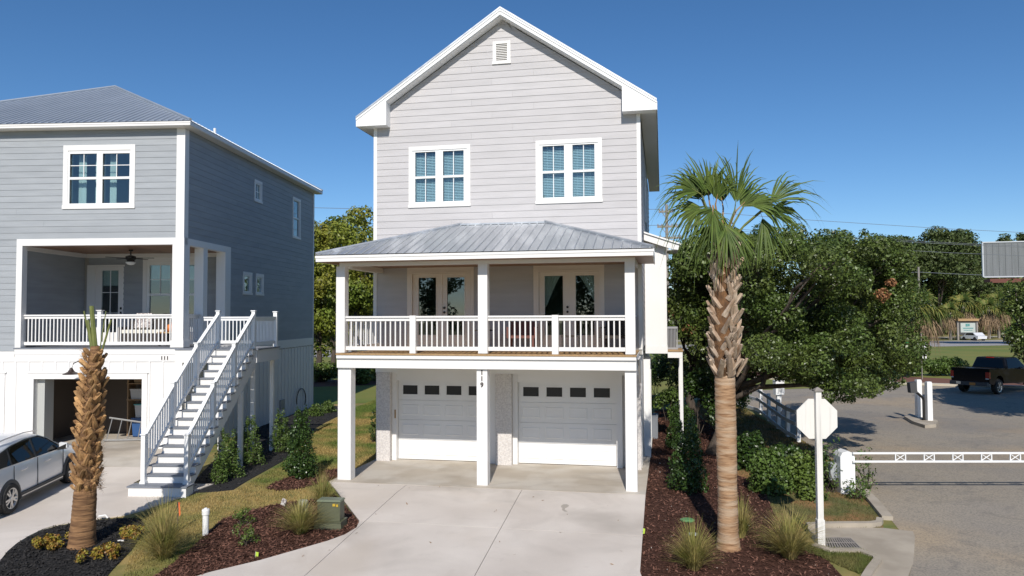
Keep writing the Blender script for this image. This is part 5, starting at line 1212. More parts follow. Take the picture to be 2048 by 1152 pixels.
P2, t2 = pole(1837, 534, 118, 'short grey utility pole in front of the distant pines', [])
def wire(name, pts, label, r=.02):
    t = MB(); V_ = []
    for a, b in zip(pts[:-1], pts[1:]):
        a, b = Vector(a), Vector(b)
        for k in range(9):
            q = k / 8; p = a.lerp(b, q); p.z -= 4 * q * (1 - q) * (b - a).length * .012; V_.append(p)
    o = V_[0].copy(); t.tube([p - o for p in V_], r, 4); w = tag(t.build(name, M['greydeck']), label, 'power line', 'overhead power lines'); w.location = tuple(o); return w
for dz, dx, lab in ((.45, .3, 'topmost thin power line crossing the sky right of the palm'), (1.95, .9, 'second power line from the top right of the palm'), (2.0, -.9, 'third power line from the top right of the palm'), (3.0, .9, 'lowest of the four power lines right of the palm')):
    a = Vector((t1.x + dx, t1.y, t1.z - dz)); wire('power_line', [a, (t1.x + dx + 118, t1.y + 26, t1.z - dz - .5)], lab, .022)
for dz, dx, lab in ((.45, -.5, 'upper power line between the two houses'), (2.0, -.8, 'lower power line between the two houses')):
    wire('power_line', [(t1.x + dx, t1.y, t1.z - dz), (t1.x - 70, t1.y - 14, t1.z - dz + .4)], lab, .022)
wire('power_line', [(t2.x - 60, t2.y - 10, t2.z - .9), (t2.x, t2.y, t2.z - .8), (t2.x + 60, t2.y + 6, t2.z - 1.0)], 'low cable strung to the short pole before the pines', .035)
# ---- billboard, far signs
p = at(1966, 486, 100); q = at(1968, 553, 100)
bb = thing('billboard', 'large grey corrugated back of a roadside billboard at the far right', 'billboard', (p.x, p.y, -.1), radians(-12))
zt_, zb_ = p.z + .1, q.z + .1
b = MB(); b.box(0, 14.5, 0, .12, zb_, zt_); bd = b.build('panel', M['greymetal'], bb)
for k in range(19):
    b = MB(); b.box(.35 + k * .76, .42 + k * .76, -.06, -.001, zb_ + .15, zt_ - .1); b.build('rib', M['greymetal'], bb)
b = MB(); b.box(-.15, -.001, -.1, .2, zb_ - .05, zt_ + .1); b.box(-.15, 14.6, -.1, .2, zt_ + .001, zt_ + .15); b.box(0, 14.5, -.1, .2, zb_ - .15, zb_ - .001); b.build('frame', mat('pale_frame', (.5, .52, .55), .5), bb)
b = MB(); b.box(.4, 14, -.9, 1.0, zb_ - .75, zb_ - .35); b.box(0.5, 4.6, -1.3, -.95, zb_ - .9, zb_ - .7); b.build('catwalk', M['rust'], bb)
b = MB(); b.tube([(7.5, .6, 0), (7.5, .6, zb_ - .4)], .55, 14); b.build('column', M['rust'], bb)
p = at(1936, 663, 124); sn = thing('shop_sign', 'low roadside sign board with a timber cap under the far palms', 'sign', (p.x, p.y, -.1), radians(-6)); sn.scale = (1.35, 1.35, 1.3)
b = MB(); b.box(-1.0, 1.0, .0, .3, .7, 2.45); b.build('board', M['dark'], sn); b = MB(); b.box(-.85, .85, -.03, -.001, 1.0, 2.2); b.build('sign_face', mat('pale_sign_face', (.42, .46, .42), .6), sn)
b = MB(); b.box(-.28, -.05, -.045, -.031, 1.75, 2.1); b.box(-.02, .2, -.045, -.031, 1.78, 2.1); b.box(-.6, .6, -.045, -.031, 1.48, 1.60); b.box(-.5, .5, -.045, -.031, 1.25, 1.32); b.build('lettering', mat('sign_green_print', (.08, .25, .24), .6), sn)
b = MB(); b.box(-1.2, 1.2, -.2, .5, 2.451, 2.75); b.build('cap', M['deckwood'], sn)
for x in (-1.1, 1.1): b = MB(); b.box(x - .1, x + .1, .05, .3, 0, 2.45); b.build('post', M['polewood'], sn)
p = at(1947, 663, 122); fc = thing('far_car', 'tiny silver car parked below the far roadside sign', 'car', (p.x, p.y, -.1), radians(97))
b = MB(); b.prism([(-1.9, .35), (1.9, .35), (1.95, .7), (1.2, .85), (.6, 1.3), (-.9, 1.35), (-1.5, .9), (-1.95, .8)], lambda x, z, k: (x, k, z), -.8, .8); b.build('body', M['suv'], fc)
b = MB(); b.prism([(-1.2, .93), (.85, .93), (.55, 1.25), (-.85, 1.28)], lambda x, z, k: (x, k, z), -.81, .81); b.build('window', M['black'], fc)
for x in (-1.2, 1.2):
    for s in (-1, 1): b = MB(); b.lathe([(.01, s * .82), (.33, s * .82), (.33, s * .62)], (x, 0, .33), 14, axis='y'); b.build('wheel', M['tyre'], fc)
p = at(1812, 690, 52); s_ = thing('road_sign', 'small green and white sign half hidden by the oak', 'sign', (p.x, p.y, -.06)); b = MB(); b.box(-.26, .26, 0, .02, 1.75, 2.45); b.build('panel', M['signgreen'], s_); b = MB(); b.box(-.24, .2, 0, .02, 1.3, 1.74); b.build('white_panel', M['vinyl'], s_); b = MB(); b.box(-.04, .04, .021, .08, 0, 2.5); b.build('post', M['polewood'], s_)
p = at(1843, 690, 50); s_ = thing('notice_board', 'white upright notice board at the right edge of the oak', 'sign', (p.x, p.y, -.06)); b = MB(); b.box(-.42, -.03, 0, .03, 1.4, 2.35); b.box(.03, .32, 0, .03, 1.4, 2.5); b.build('board', M['vinyl'], s_); b = MB(); b.box(-.025, .025, -.01, .05, 0, 3.1); b.build('post', M['polewood'], s_)
b = MB(); b.prism([(.13 * cos(q), 2.05 + .2 * sin(q)) for q in np.linspace(0, 2 * pi, 13)[:-1]], lambda x, z, k: (x - .22, k, z), -.012, -.001); b.build('mark', M['black'], s_)

# ================================================================== vegetation
def unit(n):
    v = RNG.normal(0, 1, (n, 3)); return v / np.linalg.norm(v, axis=1)[:, None]
def leaves(name, C, S, Nn, mm, parent=None, loc=None, asp=.30, stuff=False, droop=0.0):
    k = len(C); r = unit(k); t = np.cross(Nn, r); t /= np.linalg.norm(t, axis=1)[:, None] + 1e-9
    if droop: t[:, 2] -= droop; t /= np.linalg.norm(t, axis=1)[:, None]
    b = np.cross(Nn, t); b /= np.linalg.norm(b, axis=1)[:, None] + 1e-9
    h = (S * .5)[:, None]; f = Nn * h * .25
    V = np.stack([C - t * h, C + b * h * 2 * asp + f, C + t * h, C - b * h * 2 * asp + f], 1).reshape(-1, 3)
    return npmesh(name, V, np.arange(4 * k).reshape(-1, 4), mm, parent, loc, stuff)
def clump_pts(cl, per, size):
    """cl: (n,6) centres and radii -> leaf points and outward normals"""
    C = []; N_ = []
    for c in cl:
        n = max(8, int((per if per < 5 else .75) * 34 / size ** 2 * (c[3] * c[4] * c[5]) ** (2 / 3.))); d = unit(n); r = 1 - np.abs(RNG.normal(0, .22, n)); lump = 1 + .22 * np.sin(d[:, 0] * 5 + c[0] * 3) * np.sin(d[:, 1] * 5 + c[1]) * np.sin(d[:, 2] * 6 + c[2] * 2)
        C.append(c[:3] + d * c[3:6] * (r * lump)[:, None]); nn = d * .6 + unit(n) * .75 + np.array([0, 0, .35]); N_.append(nn / np.linalg.norm(nn, axis=1)[:, None])
    return np.concatenate(C), np.concatenate(N_)
def wiggle(a, b, n, amt):
    a, b = Vector(a), Vector(b); P = []
    for k in range(n + 1):
        t = k / n; P.append(a.lerp(b, t) + Vector(RNG.normal(0, amt, 3).tolist()) * (t * (1 - t) * 4 if k < n else 0))
    return P
def tree(name, label, base, clumps, per, size, leafmat, trunk_r, trunk_top, group=None, limbs=8, asp=.3, trunkmat='trunk', lean=(0, 0), dead=None, size_var=.55):
    """clumps: array of world centre + radii; one trunk, limbs reaching into the clumps, leaf crown"""
    b = Vector(base); t = thing(name, label, 'tree', tuple(b), 0, group)
    top = Vector((lean[0], lean[1], trunk_top)); pts = wiggle((0, 0, -.1), top, 5, trunk_r * .35)
    m = MB(); m.tube(pts, [trunk_r * (1.35 if i == 0 else 1.0 - .09 * i) for i in range(6)], 10); m.build('trunk', M[trunkmat], t, smooth=True)
    cl = np.array(clumps, float); loc = cl[:, :3] - np.array(b)
    idx = RNG.permutation(len(cl))[:limbs]
    for i in idx:
        s0 = pts[3 + (int(i) % 3)]; e = Vector(loc[i].tolist()); q = wiggle(s0, e, 5, .05 * (e - s0).length)
        m = MB(); m.tube(q, [trunk_r * .40 * (1 - .16 * k) for k in range(6)], 7)
        for k in range(3):
            s1 = q[2 + k]; e1 = e + Vector((RNG.normal(0, 1, 3) * cl[i, 3:6] * .32).tolist()); m.tube(wiggle(s1, e1, 3, .05), [trunk_r * .22, trunk_r * .17, trunk_r * .11, trunk_r * .05], 5)
        m.build('limb', M[trunkmat], t, smooth=True)
    C, N_ = clump_pts(np.c_[loc, cl[:, 3:6]], per, size)
    ok = C[:, 2] > .15; C, N_ = C[ok], N_[ok]
    leaves('crown', C, size * (1 - size_var + 2 * size_var * RNG.random(len(C))), N_, M[leafmat], t, asp=asp)
    if dead is not None:
        D = np.array(dead, float); C, N_ = clump_pts(np.c_[D[:, :3] - np.array(b), D[:, 3:6]], 1.2, size)
        leaves('dead_leaves', C, size * (.7 + .6 * RNG.random(len(C))), N_, M['oakdead'], t, asp=asp, stuff=True)
    return t
def pxclumps(spec):
    """spec rows: px, py, depth, radius px, squash -> world clumps"""
    out = []
    for (x, y, Y, r, *sq) in spec:
        p = at(x, y, Y); R = r * Y / FPX; q = sq[0] if sq else .8; out.append((p.x, p.y, p.z, R, R * 1.0, R * q))
    return out
def jitter_fill(poly, n, Y, dY, r, q=.8):
    A = np.array(poly, float); lo, hi = A.min(0), A.max(0); P = lo + RNG.random((n * 6, 2)) * (hi - lo); P = P[inpoly(P, poly)][:n]
    return [(x, y, Y + RNG.normal(0, dY), r * (.65 + .7 * RNG.random()), q) for x, y in P]

# ---- the oak beyond the palm
ob = gp(1428, 908); ob.z = -.06
oak_poly = [(1480, 505), (1530, 475), (1600, 478), (1660, 480), (1730, 478), (1790, 520), (1820, 560), (1830, 600), (1832, 640), (1835, 690), (1825, 725), (1785, 740), (1740, 770), (1690, 770), (1640, 748), (1580, 735), (1500, 720), (1480, 620)]
oc_ = pxclumps(jitter_fill(oak_poly, 120, 23.5, 1.5, 38, .78))
oc_ += pxclumps([(1690, 790, 21.5, 26, .6), (1650, 770, 21.5, 30, .6), (1735, 775, 21.8, 30, .7), (1620, 755, 22, 30, .6), (1780, 760, 22.2, 28, .7), (1730, 478, 23, 12, 1.8), (1680, 482, 23, 12, 1.8), (1590, 468, 23.5, 26, .9), (1520, 470, 23.5, 20, 1.2), (1655, 795, 21.2, 16, .8), (1835, 700, 22, 24, .8), (1735, 497, 23, 16, 1.4), (1515, 735, 24.5, 34, .7), (1565, 745, 24, 30, .6), (1490, 715, 25, 34, .8), (1600, 738, 24, 30, .7), (1545, 700, 22, 34, .8), (1600, 690, 22, 36, .8), (1650, 690, 21.8, 34, .8), (1510, 690, 22.5, 30, .9), (1580, 650, 21.8, 34, .8)])
tree('oak_tree', 'broad dark glossy oak overhanging the road behind the stop sign', ob, oc_, .8, .082, 'oakleaf', .24, 2.6, limbs=16, lean=(.9, .4), dead=pxclumps([(1765, 590, 21.6, 14, 1.0), (1782, 565, 21.6, 10, .8), (1690, 540, 21.8, 6)]))
ob2 = gp(1395, 880); ob2 = Vector((at(1385, 800, 30).x, 30, -.06))
oc2 = pxclumps(jitter_fill([(1350, 500), (1400, 480), (1470, 490), (1500, 520), (1500, 700), (1440, 740), (1380, 735), (1352, 690), (1345, 600)], 44, 30, 1.6, 40, .85) + [(1395, 492, 30, 20, 1.0), (1440, 480, 30, 20, 1.0), (1365, 512, 30, 18, 1.0)])
tree('oak_tree', 'olive green oak behind the condenser deck, left of the palm trunk', ob2, oc2, 420, .13, 'oakleaf', .2, 2.4, limbs=9, dead=pxclumps([(1342, 625, 28.2, 10, 1.2), (1378, 660, 28.2, 14, .8), (1395, 530, 28.4, 10, 1.3)]))
# a screen of understorey behind the oak trunk, each its own shrub
def shrub(name, label, base, clumps, per, size, mm, group=None, stems=5, asp=.3, droop=0.0, stem_r=.012):
    b = Vector(base); t = thing(name, label, 'shrub', tuple(b), 0, group); cl = np.array(clumps, float); loc = cl[:, :3] - np.array(b)
    m = MB()
    for i in range(min(stems, len(cl))): m.tube(wiggle((RNG.normal(0, .04), RNG.normal(0, .04), -.03), Vector(loc[i % len(cl)].tolist()), 3, .04), [stem_r * 1.3, stem_r, stem_r * .8, stem_r * .5], 5)
    m.build('stems', M['trunk'], t)
    C, N_ = clump_pts(np.c_[loc, cl[:, 3:6]], per, size); ok = C[:, 2] > .02; C, N_ = C[ok], N_[ok]
    leaves('foliage', C, size * (.6 + .8 * RNG.random(len(C))), N_, M[mm], t, asp=asp, droop=droop); return t
for x, y, Y, r, lab in ((1395, 770, 27, 40, 'dark shrub under the oaks just right of the deck post'), (1335, 800, 31, 26, 'pale-leaved shrub seen under the condenser deck'), (1440, 790, 26, 38, 'dark shrub hidden in shade behind the palm trunk'), (1480, 770, 33, 30, 'low shaded shrub behind the white fence'), (1312, 745, 37, 34, 'dark tall shrub seen between the piers and the deck post'), (1345, 745, 36, 34, 'dark tall shrub right behind the deck post')):
    p = at(x, y, Y); bp = (p.x, p.y, -.06); R = r * Y / FPX
    shrub('understory_shrub', lab, bp, [(p.x + RNG.normal(0, R * .5), p.y + RNG.normal(0, R * .4), max(.3, p.z + RNG.normal(0, R * .4)), R * .6, R * .6, R * .6) for _ in range(7)], 420, .10, 'hollyleaf' if x != 1335 else 'myrtle', 'shaded shrubs under the oaks')

# ---- trees between the houses
def roundtree(name, label, px_, py_top, py_bot, halfw, Y, n, per, size, leafmat, group, trunk_r=.2, q=.85, base_z=-.1, rr=.42):
    c = at(px_, (py_top + py_bot) / 2, Y); hz_ = (py_bot - py_top) / 2 * Y / FPX; hw = halfw * Y / FPX; cl = []
    for _ in range(n):
        d = unit(1)[0]; s = RNG.random() ** .4; r = hw * rr * (.6 + .7 * RNG.random())
        cl.append((c.x + d[0] * (hw - r * .8) * s, Y + d[1] * (hw - r * .8) * s, c.z + d[2] * (hz_ - r * .7) * s, r, r, r * q))
    return tree(name, label, (c.x, Y, base_z), cl, per, size, leafmat, trunk_r, max(1.5, c.z - hz_ * .4 - base_z), group, limbs=7)
roundtree('broadleaf_tree', 'yellowing broadleaf tree right against the pale house corner', 712, 372, 730, 70, 48, 44, 150, .2, 'autumnleaf', 'trees between the two houses', .22)
roundtree('broadleaf_tree', 'yellow-green broadleaf tree half hidden by the blue house', 640, 402, 735, 65, 50, 40, 150, .2, 'autumnleaf', 'trees between the two houses', .22)
roundtree('broadleaf_tree', 'darker green tree behind the yellowing pair', 668, 420, 720, 60, 60, 30, 110, .26, 'midleaf', 'trees between the two houses', .22)
roundtree('broadleaf_tree', 'low dark green tree behind the porch corner post', 735, 560, 745, 50, 53, 22, 150, .2, 'midleaf', 'trees between the two houses', .15)
for x, y, Y, r, lab in ((645, 745, 50, 28, 'dark round shrub at the back of the lawn beside the blue house'), (690, 742, 49, 24, 'dark round shrub at the back of the lawn between the houses'), (728, 735, 48, 22, 'olive shrub at the back of the lawn beside the porch post'), (757, 738, 50, 24, 'dark shrub at the back of the lawn behind the carport pier')):
    p = at(x, y, Y); R = r * Y / FPX
    shrub('lawn_shrub', lab, (p.x, p.y, -.06), [(p.x + RNG.normal(0, R * .5), p.y + RNG.normal(0, R * .4), max(.3, .5 + RNG.normal(0, R * .35)), R * .6, R * .6, R * .6) for _ in range(8)], 160, .16, 'midleaf', 'shrubs at the back of the lawn')
q = W([(600, 762), (760, 758), (1000, 758), (1000, 770), (760, 770), (600, 775)]); sheet('back_mulch_bed', q, .02, M['farsoil'], thick=.04)

# ---- distant pines, palms and wood
def pine(px_, ytop, ybot, hw, Y, label, per=60, leafmat='pineleaf'):
    c = at(px_, ybot, Y); tz = at(px_, ytop, Y).z; W_ = hw * Y / FPX; cl = []
    for _ in range(64):
        s = RNG.random(); z = c.z + (tz - c.z) * s; w = W_ * (1 - .62 * max(0, (s - .55) / .45) ** 1.5); a = RNG.random() * 2 * pi; rr_ = W_ * .32 * (.7 + .6 * RNG.random()); d = (w - rr_ * .5) * (RNG.random() ** .5)
        cl.append((c.x + cos(a) * d, Y + sin(a) * d, z, rr_ * 1.2, rr_ * 1.2, rr_ * .62))
    return tree('pine_tree', label, (c.x, Y, -.1), cl, per, .60, leafmat, .35, max(2, c.z), 'distant pines', limbs=8, asp=.22)
pine(1800, 478, 570, 52, 150, 'rounded distant pine left of the tallest pair')
pine(1878, 464, 575, 56, 150, 'tallest distant pine, left of the twin crown')
pine(1925, 466, 580, 46, 155, 'tall distant pine beside the billboard edge')
pine(1755, 486, 575, 40, 158, 'distant pine just above the oak crown')
pine(1960, 495, 590, 30, 160, 'narrow distant pine behind the billboard edge')
pine(2005, 472, 560, 30, 190, 'distant pine whose top shows over the billboard')
pine(2052, 470, 560, 32, 190, 'distant pine at the frame edge above the billboard')
pine(1700, 500, 590, 34, 170, 'distant pine hidden behind the oak crown')
for k, (x, yt, hw, Y) in enumerate(((1680, 505, 44, 175), (1730, 500, 44, 168), (1842, 492, 46, 165), (1905, 505, 50, 168), (1985, 520, 50, 175), (2040, 515, 50, 178))):
    pine(x, yt, 600, hw, Y, ['lower distant pine far left behind the oak', 'lower distant pine behind the oak top', 'lower distant pine between the rounded and tallest pines', 'lower distant pine in front of the tall pair', 'distant pine filling the view below the billboard', 'distant pine below the billboard at the frame edge'][k])
def wood(name, label, x0, x1, Y0, Y1, hgt, n, size, mm):
    cl = []
    for _ in range(n):
        t = RNG.random(); x = x0 + (x1 - x0) * t; Y = Y0 + (Y1 - Y0) * t + RNG.normal(0, 3); h = hgt * (.6 + .5 * RNG.random()); r = 2.2 + RNG.random() * 1.8
        cl.append((x, Y, RNG.random() * h, r, r, r * .8))
    C, N_ = clump_pts(np.array(cl), .22, size); ok = C[:, 2] > -.1; o = leaves(name, C[ok], size * (.6 + .8 * RNG.random(ok.sum())), N_[ok], M[mm], None, (x0, Y0, 0), stuff=True)
    return tag(o, label, 'woodland', kind='stuff')
wood('far_woods', 'dark far wood closing the view behind the road', -70, 170, 125, 176, 10.5, 760, .8, 'midleaf')
wood('far_woods', 'lower scrub along the far side of the road', 5, 130, 132, 176, 3.2, 260, .5, 'pineleaf')

def fan(mb, o, ax, nrm, L, n=34, spread=2.1, w=.03, droop=.5, fuse=.45, m=0):
    """costapalmate fan of folded segments"""
    ax = ax.normalized(); nrm = (nrm - ax * nrm.dot(ax)).normalized(); sd = ax.cross(nrm)
    for k in range(n):
        a = -spread + 2 * spread * k / (n - 1); d = ax * cos(a) + sd * sin(a); a += random.uniform(-.05, .05); d = ax * cos(a) + sd * sin(a); l = L * (.72 + .28 * cos(a * .7)) * random.uniform(.78, 1.12); dk = droop * random.choice((.5, .8, 1, 1.2, 1.9)); pr_ = d.cross(nrm)
        lift = nrm * .16 * random.uniform(-1, 1); st = o + ax * (.16 * L * max(0, cos(a)))
        prev = None; P = []
        for j, t in enumerate((.03, .3, .55, .78, 1.0)):
            p = st + (d + lift * t) * (l * t) + Vector((0, 0, -1)) * dk * l * max(0, t - .35) ** 2 * 1.8 + nrm * (-.10 * l * t * t)
            wd = w * (.35, 1.0, .85, .5, .06)[j]; P += [p - pr_ * wd + nrm * wd * .35, p, p + pr_ * wd + nrm * wd * .35]
        b = [(j * 3 + c, j * 3 + c + 1, j * 3 + c + 4, j * 3 + c + 3) for j in range(4) for c in (0, 1)]
        mb.add(P, b, m)
def boots(t, rows, r0, r1, z0, z1, L, mm, per=6, w=.075, tilt=.32, jit=.2, cross=.75):
    k = 0; out = []
    for i in range(rows):
        f = i / max(1, rows - 1); z = z0 + (z1 - z0) * f; r = r0 + (r1 - r0) * f
        for j in range(per):
            a = 2 * pi * (j + .5 * (i % 2)) / per + RNG.normal(0, .10) + i * .05; tl = tilt * (.7 + .9 * RNG.random()); l = L * (1 - jit + 2 * jit * RNG.random()); side = RNG.normal(0, .12) + (cross if (i + j) % 2 else -cross)
            m = MB(); R = Vector((cos(a), sin(a), 0)); T = Vector((-sin(a), cos(a), 0)); up = Vector((0, 0, 1)); ax = (up * cos(tl) + R * sin(tl) + T * side * .9).normalized(); fl = ax.cross(T).normalized()
            sd = ax.cross(fl).normalized(); o = R * (r - .005) + up * z; P = []
            for q, ww, th in ((0, 1.2, .018), (.35, .95, .038), (.75, .74, .042), (1.0, .62, .03)):
                c = o + ax * l * q - fl * (.03 * q * q); P += [c - sd * w * ww, c + sd * w * ww, c + sd * w * ww * .75 + R * th, c + R * th * 1.7, c - sd * w * ww * .75 + R * th]
            F_ = [tuple(q * 5 + ((c, (c + 1) % 5)[s_]) + add for s_, add in ((0, 0), (1, 0), (1, 5), (0, 5))) for q in range(3) for c in range(5)]
            m.add(P, F_ + [(15, 16, 17, 18, 19), (4, 3, 2, 1, 0)]); out.append(m.build('leaf_base', mm, t)); k += 1
    return out
def fibres(t, n, r0, r1, z0, z1, mm, L=.14):
    f = RNG.random(n); z = z0 + (z1 - z0) * f; r = r0 + (r1 - r0) * f; a = RNG.random(n) * 2 * pi
    b = np.c_[np.cos(a) * r, np.sin(a) * r, z]; d = np.c_[np.cos(a), np.sin(a), RNG.normal(.1, .9, n)] * .7 + unit(n) * .6; d *= (L * (.4 + RNG.random(n)))[:, None]; s = np.cross(d, unit(n)); s = s / np.linalg.norm(s, axis=1)[:, None] * .004
    V = np.stack([b - s, b + s, b + d], 1).reshape(-1, 3); return npmesh('fibre', V, np.arange(3 * n).reshape(-1, 3), mm, t, stuff=True)
def trunk(t, prof, mm, lean=(0, 0), n=18):
    m = MB(); vs = []; fs = []; H_ = prof[-1][1]; zs_ = np.arange(prof[0][1], H_, .045); zs_ = np.append(zs_, H_); rr_ = np.interp(zs_, [p[1] for p in prof], [p[0] for p in prof])
    for i, (z, r) in enumerate(zip(zs_, rr_)):
        for j in range(n):
            q = 2 * pi * j / n; w_ = r * (1 + .018 * (1 if i % 2 else -1) + .02 * sin(3 * q + z * 2) + RNG.normal(0, .012)); vs.append((w_ * cos(q) + lean[0] * z, w_ * sin(q) + lean[1] * z, z + RNG.normal(0, .008)))
    for i in range(len(zs_) - 1):
        for j in range(n): fs.append((i * n + j, i * n + (j + 1) % n, (i + 1) * n + (j + 1) % n, (i + 1) * n + j))
    fs.append(tuple((len(zs_) - 1) * n + j for j in range(n))); m.add(vs, fs); return m.build('trunk', mm, t, smooth=True)
# ---- the palm in front of the oak
pb = gp(1457, 1097); px2m = pb.y / FPX
rp = thing('cabbage_palm', 'tall palm with criss-cross leaf bases and a full green crown in the right mulch bed', 'palm tree', tuple(pb))
zpx = lambda y: at(1450, y, pb.y).z - pb.z
trunk(rp, [(.255, -.03), (.225, .06), (.20, .3), (.185, 1.2), (.20, 2.3), (.195, zpx(755)), (.16, zpx(740)), (.15, zpx(560)), (.10, zpx(480)), (.08, zpx(462))], M['palmbark'], lean=(-.006, 0))
m = MB(); zz_ = np.linspace(zpx(752), zpx(478), 14); m.lathe([(np.interp(z, [zpx(752), zpx(735), zpx(560), zpx(478)], [.19, .205, .19, .12]), z) for z in zz_], (0, 0, 0), 18); o = m.build('fibre_sheath', M['sheath'], rp, smooth=True); o.location.x = -.006 * zpx(620)
boots(rp, 14, .20, .185, zpx(748), zpx(535), .36, M['boot'], per=7, w=.050, tilt=.10, cross=.68)
boots(rp, 1, .20, .20, zpx(752), zpx(752), .42, M['boot'], per=5, w=.06, tilt=.34, cross=.5)
boots(rp, 3, .17, .14, zpx(528), zpx(498), .34, M['boot'], per=5, w=.045, tilt=.16)
fibres(rp, 900, .21, .15, zpx(740), zpx(480), M['fibre'], .12)
cb = Vector((-.05, 0, zpx(478)))
FR = [  # hastula offset (right, away, up), axis, length, droop, spread
    ((-.36, -.05, .66), (-.08, -.05, 1), 1.0, .30, .62), ((-.50, .0, .84), (-.8, -.1, .5), .95, .8, 1.0), ((-.40, .1, .62), (-.75, -.15, -.25), .80, .8, .9), ((-.40, .2, .70), (-.5, .3, .8), .9, .6, .8),
    ((-.36, -.30, .58), (-.15, -.5, -.85), .95, .4, 1.2), ((.24, -.10, .52), (.12, -.05, 1), 1.22, .35, .75), ((.30, .0, .52), (.75, .0, .75), 1.0, .75, .75), ((.10, .2, .6), (-.1, .2, 1), 1.05, .4, .7),
    ((.82, -.05, .55), (.78, -.05, .66), 1.22, .65, .62), ((.80, .05, .50), (.95, .1, .05), 1.0, .8, .55), ((.78, .0, .48), (.22, -.2, -.95), .85, .3, .55),
    ((-.15, -.15, .62), (.1, -.3, .8), .85, .7, .7), ((-.30, .25, .75), (.15, .3, .9), .85, .7, .8), ((.42, -.12, .60), (.85, -.3, .1), .8, 1.1, .6),
    ((.24, .1, .30), (.40, -.1, -.85), .70, .4, .6), ((-.02, -.32, .25), (.05, -.45, -.9), .78, .4, 1.1), ((-.16, -.1, .30), (-.35, -.2, -.85), .75, .4, .8), ((-.05, .3, .4), (-.1, .7, .1), .7, .9, 1.3)]
for (o, ax, L, dr_, spd) in FR:
    o = cb + Vector(o) + Vector((.12 if o[0] < -.3 else 0, 0, .04)); m = MB(); ax = Vector(ax)
    view = Vector((0, -1, .35)); nrm = view if abs(ax.normalized().dot(view.normalized())) < .85 else Vector((0, -.4, 1))
    nrm = nrm + Vector(RNG.normal(0, .3, 3).tolist()); fan(m, o, ax, nrm, L, n=int(12 + 17 * spd), spread=spd, w=.019, droop=dr_)
    fo_ = m.build('frond', M['frond'], rp)
    m = MB(); s0 = cb + Vector((o.x * .15, o.y * .15 - cb.y * .15, -.12 if False else 0)) - Vector((0, 0, .12)); s0 = cb + Vector(((o.x - cb.x) * .12, o.y * .12, -.15)); md_ = s0.lerp(o, .5) + Vector((0, 0, .06)); m.tube([s0, md_, o, o + ax.normalized() * .25 * L], [.028, .02, .016, .006], 6); m.build('petiole', M['petiole'] if random.random() < .7 else M['petioledry'], fo_)
for x, dz, l in ((.14, .0, .7), (.2, -.1, .9), (-.1, -.2, .6)):
    m = MB(); a = cb + Vector((x, -.05, dz)); m.tube([a, a + Vector((.06, -.05, -.3 * l)), a + Vector((.03, -.04, -l))], .006, 4); m.build('flower_stalk', M['petioledry'], rp)
# ---- the freshly cut palm on the left
pl_ = gp(163, 1092); lp = thing('cut_palm', 'cut palm with shaggy brown leaf bases and a few bare green stems on top', 'palm tree', tuple(pl_))
zq = lambda y: at(170, y, pl_.y).z - pl_.z
trunk(lp, [(.27, -.03), (.25, .1), (.222, .6), (.21, zq(985)), (.175, zq(965)), (.165, zq(900)), (.16, zq(830)), (.14, zq(765)), (.12, zq(712)), (.08, zq(692))], M['palmbarkL'], lean=(.055, 0))
ol = boots(lp, 18, .175, .14, zq(978), zq(768), .235, M['bootL'], per=7, w=.055, tilt=.17, jit=.45, cross=.7)
for o in ol: pass
ol2 = boots(lp, 5, .135, .09, zq(760), zq(712), .18, M['bootL'], per=6, w=.05, tilt=.3, jit=.4)
for o in ol + ol2:
    z = o.data.vertices[0].co.z; o.location.x = .055 * z
fibres(lp, 4200, .19, .11, zq(980), zq(700), M['fibre'], .12).location.x = .055 * zq(840)
tx = .055 * zq(700)
for (dx, dy, xe, ye, r_) in ((.02, 0, 183, 612, .055), (-.03, .02, 168, 622, .02), (.05, 0, 212, 622, .012), (.06, .02, 222, 640, .022), (-.01, -.04, 176, 640, .035)):
    e = at(xe, ye, pl_.y) - Vector(pl_); s0 = Vector((tx + dx, dy, zq(725))); m = MB(); md_ = s0.lerp(e, .5) + Vector((.0, 0, 0)); m.tube([s0, md_, e], [r_, r_ * .9, r_ * .8], 7); m.build('cut_stem', M['petiole'], lp)

# ---- distant sabal palms with skirts of dead fronds
def farpalm(px_, ycrown, Y, R_, label, trunk_=True, skirt=1.0, mmm='yellowfrond'):
    c = at(px_, ycrown, Y); t = thing('sabal_palm', label, 'palm tree', (c.x, Y, -.1), 0, 'distant sabal palms'); H_ = c.z + .1; rad = R_ * Y / FPX
    m = MB(); m.tube([(0, 0, 0), (0, 0, H_ * .5), (0, 0, H_)], [.24, .2, .2], 8); m.build('trunk', M['polewood'], t)
    for k in range(22):
        a = k * 2.4; el = -0.25 + 1.6 * ((k * .618) % 1); ax = Vector((cos(a) * cos(el), sin(a) * cos(el), sin(el))); o = Vector((0, 0, H_)) + ax * rad * .38; m = MB(); fan(m, o, ax, Vector((0, 0, 1)) + ax * .2, rad * .62, n=16, spread=1.7, w=rad * .032, droop=.7); m.build('frond', M['frond'] if k % 3 == 0 else M[mmm], t)
    m = MB()
    for k in range(int(18 * skirt)):
        a = k * 2.4 + .4; ax = Vector((cos(a) * .55, sin(a) * .55, -.85)); o = Vector((0, 0, H_ - rad * .12)) + Vector((cos(a), sin(a), -.5)) * rad * .25; fan(m, o, ax, Vector((cos(a), sin(a), .3)), rad * .72, n=12, spread=1.0, w=rad * .03, droop=.9)
    m.build('dead_skirt', M['deadfrond'], t, stuff=True); return t
farpalm(1800, 615, 58, 62, 'shaggy sabal palm with a tan skirt nearest the oak')
farpalm(1752, 620, 62, 55, 'shaggy sabal palm half hidden behind the oak edge')
farpalm(1843, 618, 66, 50, 'shaggy sabal palm right of the nearest skirted palm')
